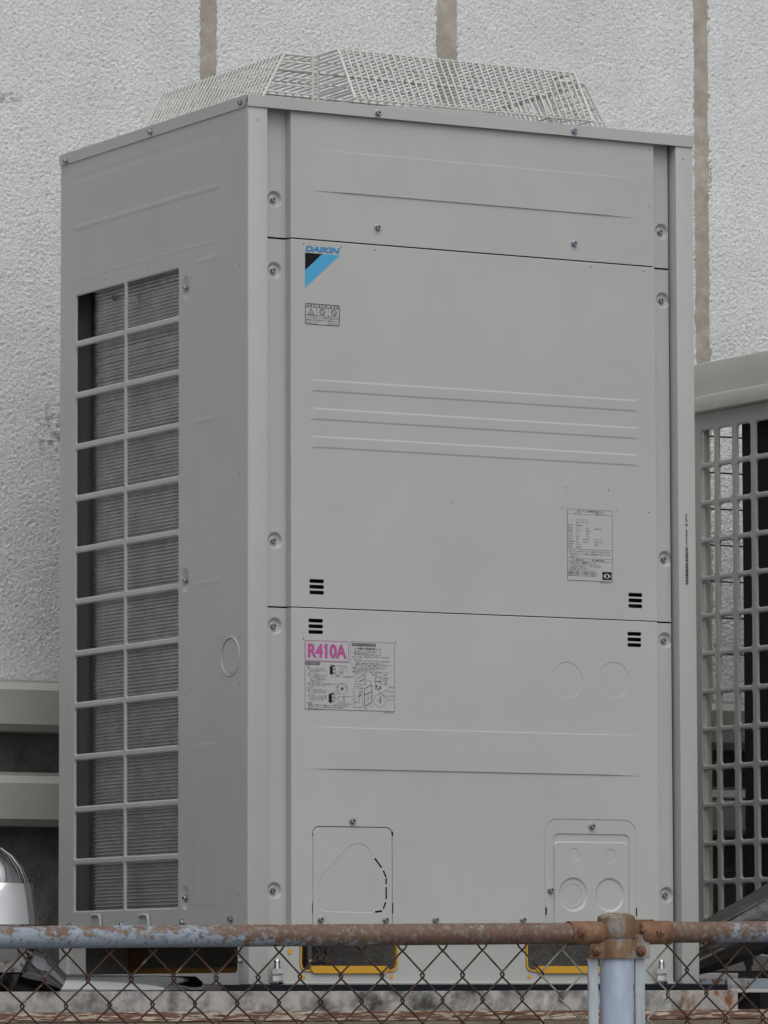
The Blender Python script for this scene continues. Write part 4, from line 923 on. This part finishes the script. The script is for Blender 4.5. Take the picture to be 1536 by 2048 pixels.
for i in range(14):
    q = at(1430, 873+i*72.5, 1, Y2B-0.004); 
    MB().tube([(X2+0.02, Y2B-0.004, q.z), (X2+W2-0.02, Y2B-0.004, q.z)], 0.0018, 6).build('guard_wire', 'dark_steel', u2)
for px, Y in ((1497, 0.35), (1497, 0.75)):
    pass
# its foot, anchor and rack
fq = at(1497, 1925, 1, 0.42)
foot = thing('levelling_foot', 'short dark threaded foot with nut holding up the right unit', 'foot')
MB().lathe([(0.0, zat(1886, .42)), (0.014, zat(1886, .42)), (0.014, zat(1900, .42)), (0.011, zat(1903, .42)), (0.009, zat(1918, .42))], 12, (fq.x, 0.42, 0)).build('bracket', 'dark_steel', foot)
MB().lathe([(0.0, zat(1910, .42)), (0.0095, zat(1910, .42)), (0.0095, zat(1930, .42)), (0.006, zat(1930, .42)), (0.006, zat(1952, .42)), (0.020, zat(1957, .42)), (0.024, zat(1972, .42)), (0.024, -0.08)], 12, (fq.x, 0.42, 0)).build('stud', 'dark_steel', foot)
rack = thing('rack_beam', 'blue painted rusty steel beam under the right unit', 'beam')
z0_, z1_ = at(1450, 1981, 1, 0.30).z, at(1450, 1957, 1, 0.30).z
MB().bbox(at(1385, 1970, 1, .3).x, 2.8, 0.30, 0.306, z0_, z1_, 0.001).build('web', 'flake_steel', rack)
MB().bbox(at(1385, 1970, 1, .3).x, 2.8, 0.306, 0.36, z1_-0.005, z1_-0.001, 0.001).build('flange', 'flake_steel', rack)
MB().bbox(at(1455, 1970, 1, .25).x, at(1500, 1970, 1, .25).x, 0.25, 0.262, z0_, at(1450, 1957, 1, 0.25).z, 0.002).build('gusset', 'galv_beam', rack)
MB().bbox(at(1385, 1950, 1, .5).x, at(1477, 1950, 1, .5).x, 0.50, 0.53, at(1450, 1962, 1, .5).z, at(1450, 1946, 1, .5).z, 0.002).build('block', 'ivory_paint_old', rack)
tagged_box('ledger_strip', 'duct_plastic', 'thin pale strip beside the end of the grey beam', 'strip', (at(1462, 1980, 1, 0.0).x, 2.4, 0.0, 0.05, at(1500, 1985, 1, 0).z, at(1500, 1978, 1, 0).z), 0.0008)
# black wrapped pipe rising to the right
wrap = thing('wrapped_pipe', 'slanting pipe bundle wrapped in black plastic between the two units', 'pipe')
def wp(u, v, Y=0.28): return at(u, v, 1, Y)
random.seed(5)
pts = [wp(1340, 1917), wp(1400, 1893), wp(1440, 1876), wp(1480, 1858), wp(1520, 1840), wp(1570, 1815), wp(1640, 1775)]
mb = MB(); mb.tube(pts, [0.034, 0.040, 0.047, 0.052, 0.057, 0.062, 0.066], 32)
mb.v = [(x+0.0035*math.sin(40*z+25*x), y+0.003*math.sin(60*x+9*z), z+0.003*math.sin(70*x+31*y)) for x, y, z in mb.v]
mb.build('wrapping', 'black_wrap', wrap, smooth=True)
for o0, dz in (((-0.02), 0.030), ((0.0), 0.006), (0.02, -0.022)):
    MB().tube([q+Vector((0, -0.045+abs(dz)*0.4, dz+0.004*i)) for i, q in enumerate(pts)], 0.006, 8).build('fold', 'black_wrap', wrap, smooth=True)
MB().tube([wp(1330, 1935, 0.34), wp(1420, 1915, 0.34), wp(1480, 1894, 0.34), wp(1560, 1862, 0.34)], 0.03, 20).build('lower_pipe', 'black_wrap', wrap, smooth=True)

# ================================================================== chain link fence in front
YFN = -0.60
fence = thing('chain_link_fence', 'rusty chain link fence with blue grey post and flaking top rail in front', 'fence')
def rz(x): return 0.0862+0.0101*x
PX = 0.4328
def fz(v, Y=YFN-0.03): return at(1230, v, 1, Y).z
for xa, xb in ((-2.3, PX-0.09), (PX+0.09, 3.0)):
    n_ = 40; MB().tube([(xa+(xb-xa)*i/n_, YFN, rz(xa+(xb-xa)*i/n_)) for i in range(n_+1)], 0.0192, 28).build('top_rail', 'rusty_rail', fence, smooth=True)
MB().lathe([(0.0303, GZ), (0.0303, fz(1840))], 40, (PX, YFN, 0)).build('post', 'blue_paint', fence, smooth=True)
zcap0, zcap1 = fz(1876), fz(1834)
mb = MB(); mb.lathe([(0.0335, zcap0), (0.0342, zcap0+0.001), (0.0342, zcap1-0.001), (0.033, zcap1), (0.033, zcap1+0.0005), (0.0325, zcap1+0.002), (0.025, zcap1+0.006), (0.012, zcap1+0.0082), (0.0, zcap1+0.0085)], 36, (PX, YFN, 0)); mb.build('post_cap', 'rust_worn', fence, smooth=True)
mb = MB(); zt0, zt1 = fz(1917), fz(1879); mb.lathe([(0.031, zt0), (0.0350, zt0), (0.0352, zt0+0.001), (0.0352, zt1-0.001), (0.035, zt1), (0.031, zt1)], 36, (PX, YFN, 0)); mb.build('tension_band', 'rust_worn', fence, smooth=True)
def bolt(parent, X, Y, Z, s=1.25):
    mb = MB(); mb.lathe([(0.0085*s, 0.0), (0.0085*s, 0.002), (0.0068*s, 0.0025)], 14, (X, Y, Z), '-Y'); mb.lathe([(0.0068*s, 0.002), (0.0068*s, 0.0072), (0.0055*s, 0.0085), (0.0036*s, 0.0085)], 6, (X, Y, Z), '-Y', half=random.random())
    mb.lathe([(0.0036*s, 0.0085), (0.0036*s, 0.0125), (0.0026*s, 0.0135), (0, 0.0135)], 10, (X, Y, Z), '-Y'); return mb.build('bolt', 'rust', parent, smooth=True)
for s in (-1, 1):
    # sleeve at the end of the rail: pressed flat towards the post
    xo = (at(1136, 1870, 1, YFN).x if s < 0 else at(1337, 1870, 1, YFN).x); xi = (at(1204, 1870, 1, YFN).x if s < 0 else at(1278, 1870, 1, YFN).x)
    mb = MB(); vs = []; n_ = 24; secs = [(0.0, 0.0206, 0.0206), (0.006, 0.0216, 0.0216), (0.45, 0.0216, 0.0215), (0.72, 0.0175, 0.0215), (0.90, 0.0120, 0.0205), (0.975, 0.0095, 0.0175), (1.0, 0.0085, 0.013)]
    for t, ry, rzz in secs:
        x = xo+(xi-xo)*t
        for j in range(n_): a = 2*math.pi*j/n_; vs.append((x, YFN-0.006*t+ry*math.sin(a), rz(x)+rzz*math.cos(a)))
    mb.add(vs, [(i*n_+j, i*n_+(j+1) % n_, (i+1)*n_+(j+1) % n_, (i+1)*n_+j) for i in range(len(secs)-1) for j in range(n_)]+[tuple((len(secs)-1)*n_+j for j in range(n_))])
    sv = mb.build('rail_sleeve', 'rust', fence, smooth=True)
    ub, vb = (1163, 1866) if s < 0 else (1320, 1864); q = at(ub, vb, 1, YFN-0.022); bolt(sv, q.x, YFN-0.0195, q.z)
    ub, vb = (1196, 1862) if s < 0 else (1287, 1861); q = at(ub, vb, 1, YFN-0.02); MB().lathe([(0.0046, 0), (0.0046, 0.003), (0.003, 0.0045), (0, 0.005)], 12, (q.x, YFN-0.0150, q.z), '-Y').build('rivet', 'rust', sv, smooth=True)
    # lug between cap and sleeve, ear of the tension band, tension bar
    xa, xb = (at(1190, 1, 1, YFN).x, PX-0.028) if s < 0 else (PX+0.028, at(1292, 1, 1, YFN).x)
    MB().bbox(xa, xb, YFN-0.004, YFN+0.004, fz(1875), fz(1838), 0.001).build('lug', 'rust', fence)
    xa, xb = (at(1174, 1900, 1, YFN).x, PX-0.030) if s < 0 else (PX+0.030, at(1293, 1900, 1, YFN).x)
    ear = MB().bbox(xa, xb, YFN-0.012, YFN-0.006, zt0, zt1+(0.0 if s < 0 else 0.01), 0.001).build('band_ear', 'rust_worn', fence)
    q = at(1191 if s < 0 else 1281, 1902 if s < 0 else 1902, 1, YFN-0.012); bolt(ear, q.x, YFN-0.012, q.z)
    xa, xb = (at(1175, 1950, 1, YFN).x, at(1194, 1950, 1, YFN).x) if s < 0 else (at(1268, 1950, 1, YFN).x, at(1287, 1950, 1, YFN).x)
    MB().bbox(xa, xb, YFN-0.005, YFN+0.001, GZ+0.05, fz(1916), 0.001).build('tension_bar', 'grey_paint', fence)
# wires of the mesh: each one a flattened coil hooked into its neighbours
PIT = 0.0822; HALF = PIT/2; ROW = 0.0440; WR = 0.00175; NR = 32
def zig(phase):
    mb = MB(); pts = []
    top = -0.0
    if phase == 0:   # starts at left column
        pts += [(-0.0100, 0.0024, 0.034), (-0.0098, 0.0024, 0.013), (-0.0040, 0.0024, 0.0045), (0.0040, -0.0024, -0.0045)]
    else:
        pts += [(HALF+0.0100, -0.0024, 0.034), (HALF+0.0098, -0.0024, 0.013), (HALF+0.0040, -0.0024, 0.0045), (HALF-0.0040, 0.0024, -0.0045)]
    for k in range(1, NR):
        left = (k+phase) % 2 == 0
        x = -0.0032 if left else HALF+0.0032; sg = 1 if left else -1; yy = 0.0024
        z = -k*ROW
        pts += [(x+sg*0.0050, yy*sg*1.0, z+0.0058), (x+sg*0.0006, yy*sg*0.6, z+0.0020), (x+sg*0.0006, -yy*sg*0.6, z-0.0020), (x+sg*0.0050, -yy*sg, z-0.0058)]
    mb.tube(pts, WR, 7); return mb
zm = []
for ph in (0, 1):
    for mname in ('rusty_wire', 'galv_wire'):
        o = zig(ph).build('fence_wire', mname, smooth=True); zm.append(o.data); bpy.data.objects.remove(o)
def fence_wires(x_first, x_lo, x_hi, z_at):
    k0 = math.ceil((x_lo-x_first)/HALF); k1 = math.floor((x_hi-x_first)/HALF)
    for k in range(k0, k1):
        X = x_first+k*HALF; ph = k % 2; g_ = 0 if not (k in (k0, k1-1, k1-2)) else 1
        o = meshobj('fence_wire', zm[ph*2+g_], fence, (X, YFN+0.001+random.uniform(-0.0008, 0.0008), z_at+0.0101*X), (0, random.uniform(-0.004, 0.004), 0))
zn = at(133, 1912, 1, YFN); 
# a crossing of the top row sits at zn: column index even, phase 0 starts left
fence_wires(zn.x, -1.9, PX-0.036, zn.z-0.0101*zn.x+0.003)
zr_ = at(1488, 1942, 1, YFN); ztop = at(1450, 1895, 1, YFN)
fence_wires(zr_.x-HALF*20, PX+0.030, 2.2, ztop.z-0.0101*ztop.x+0.003)
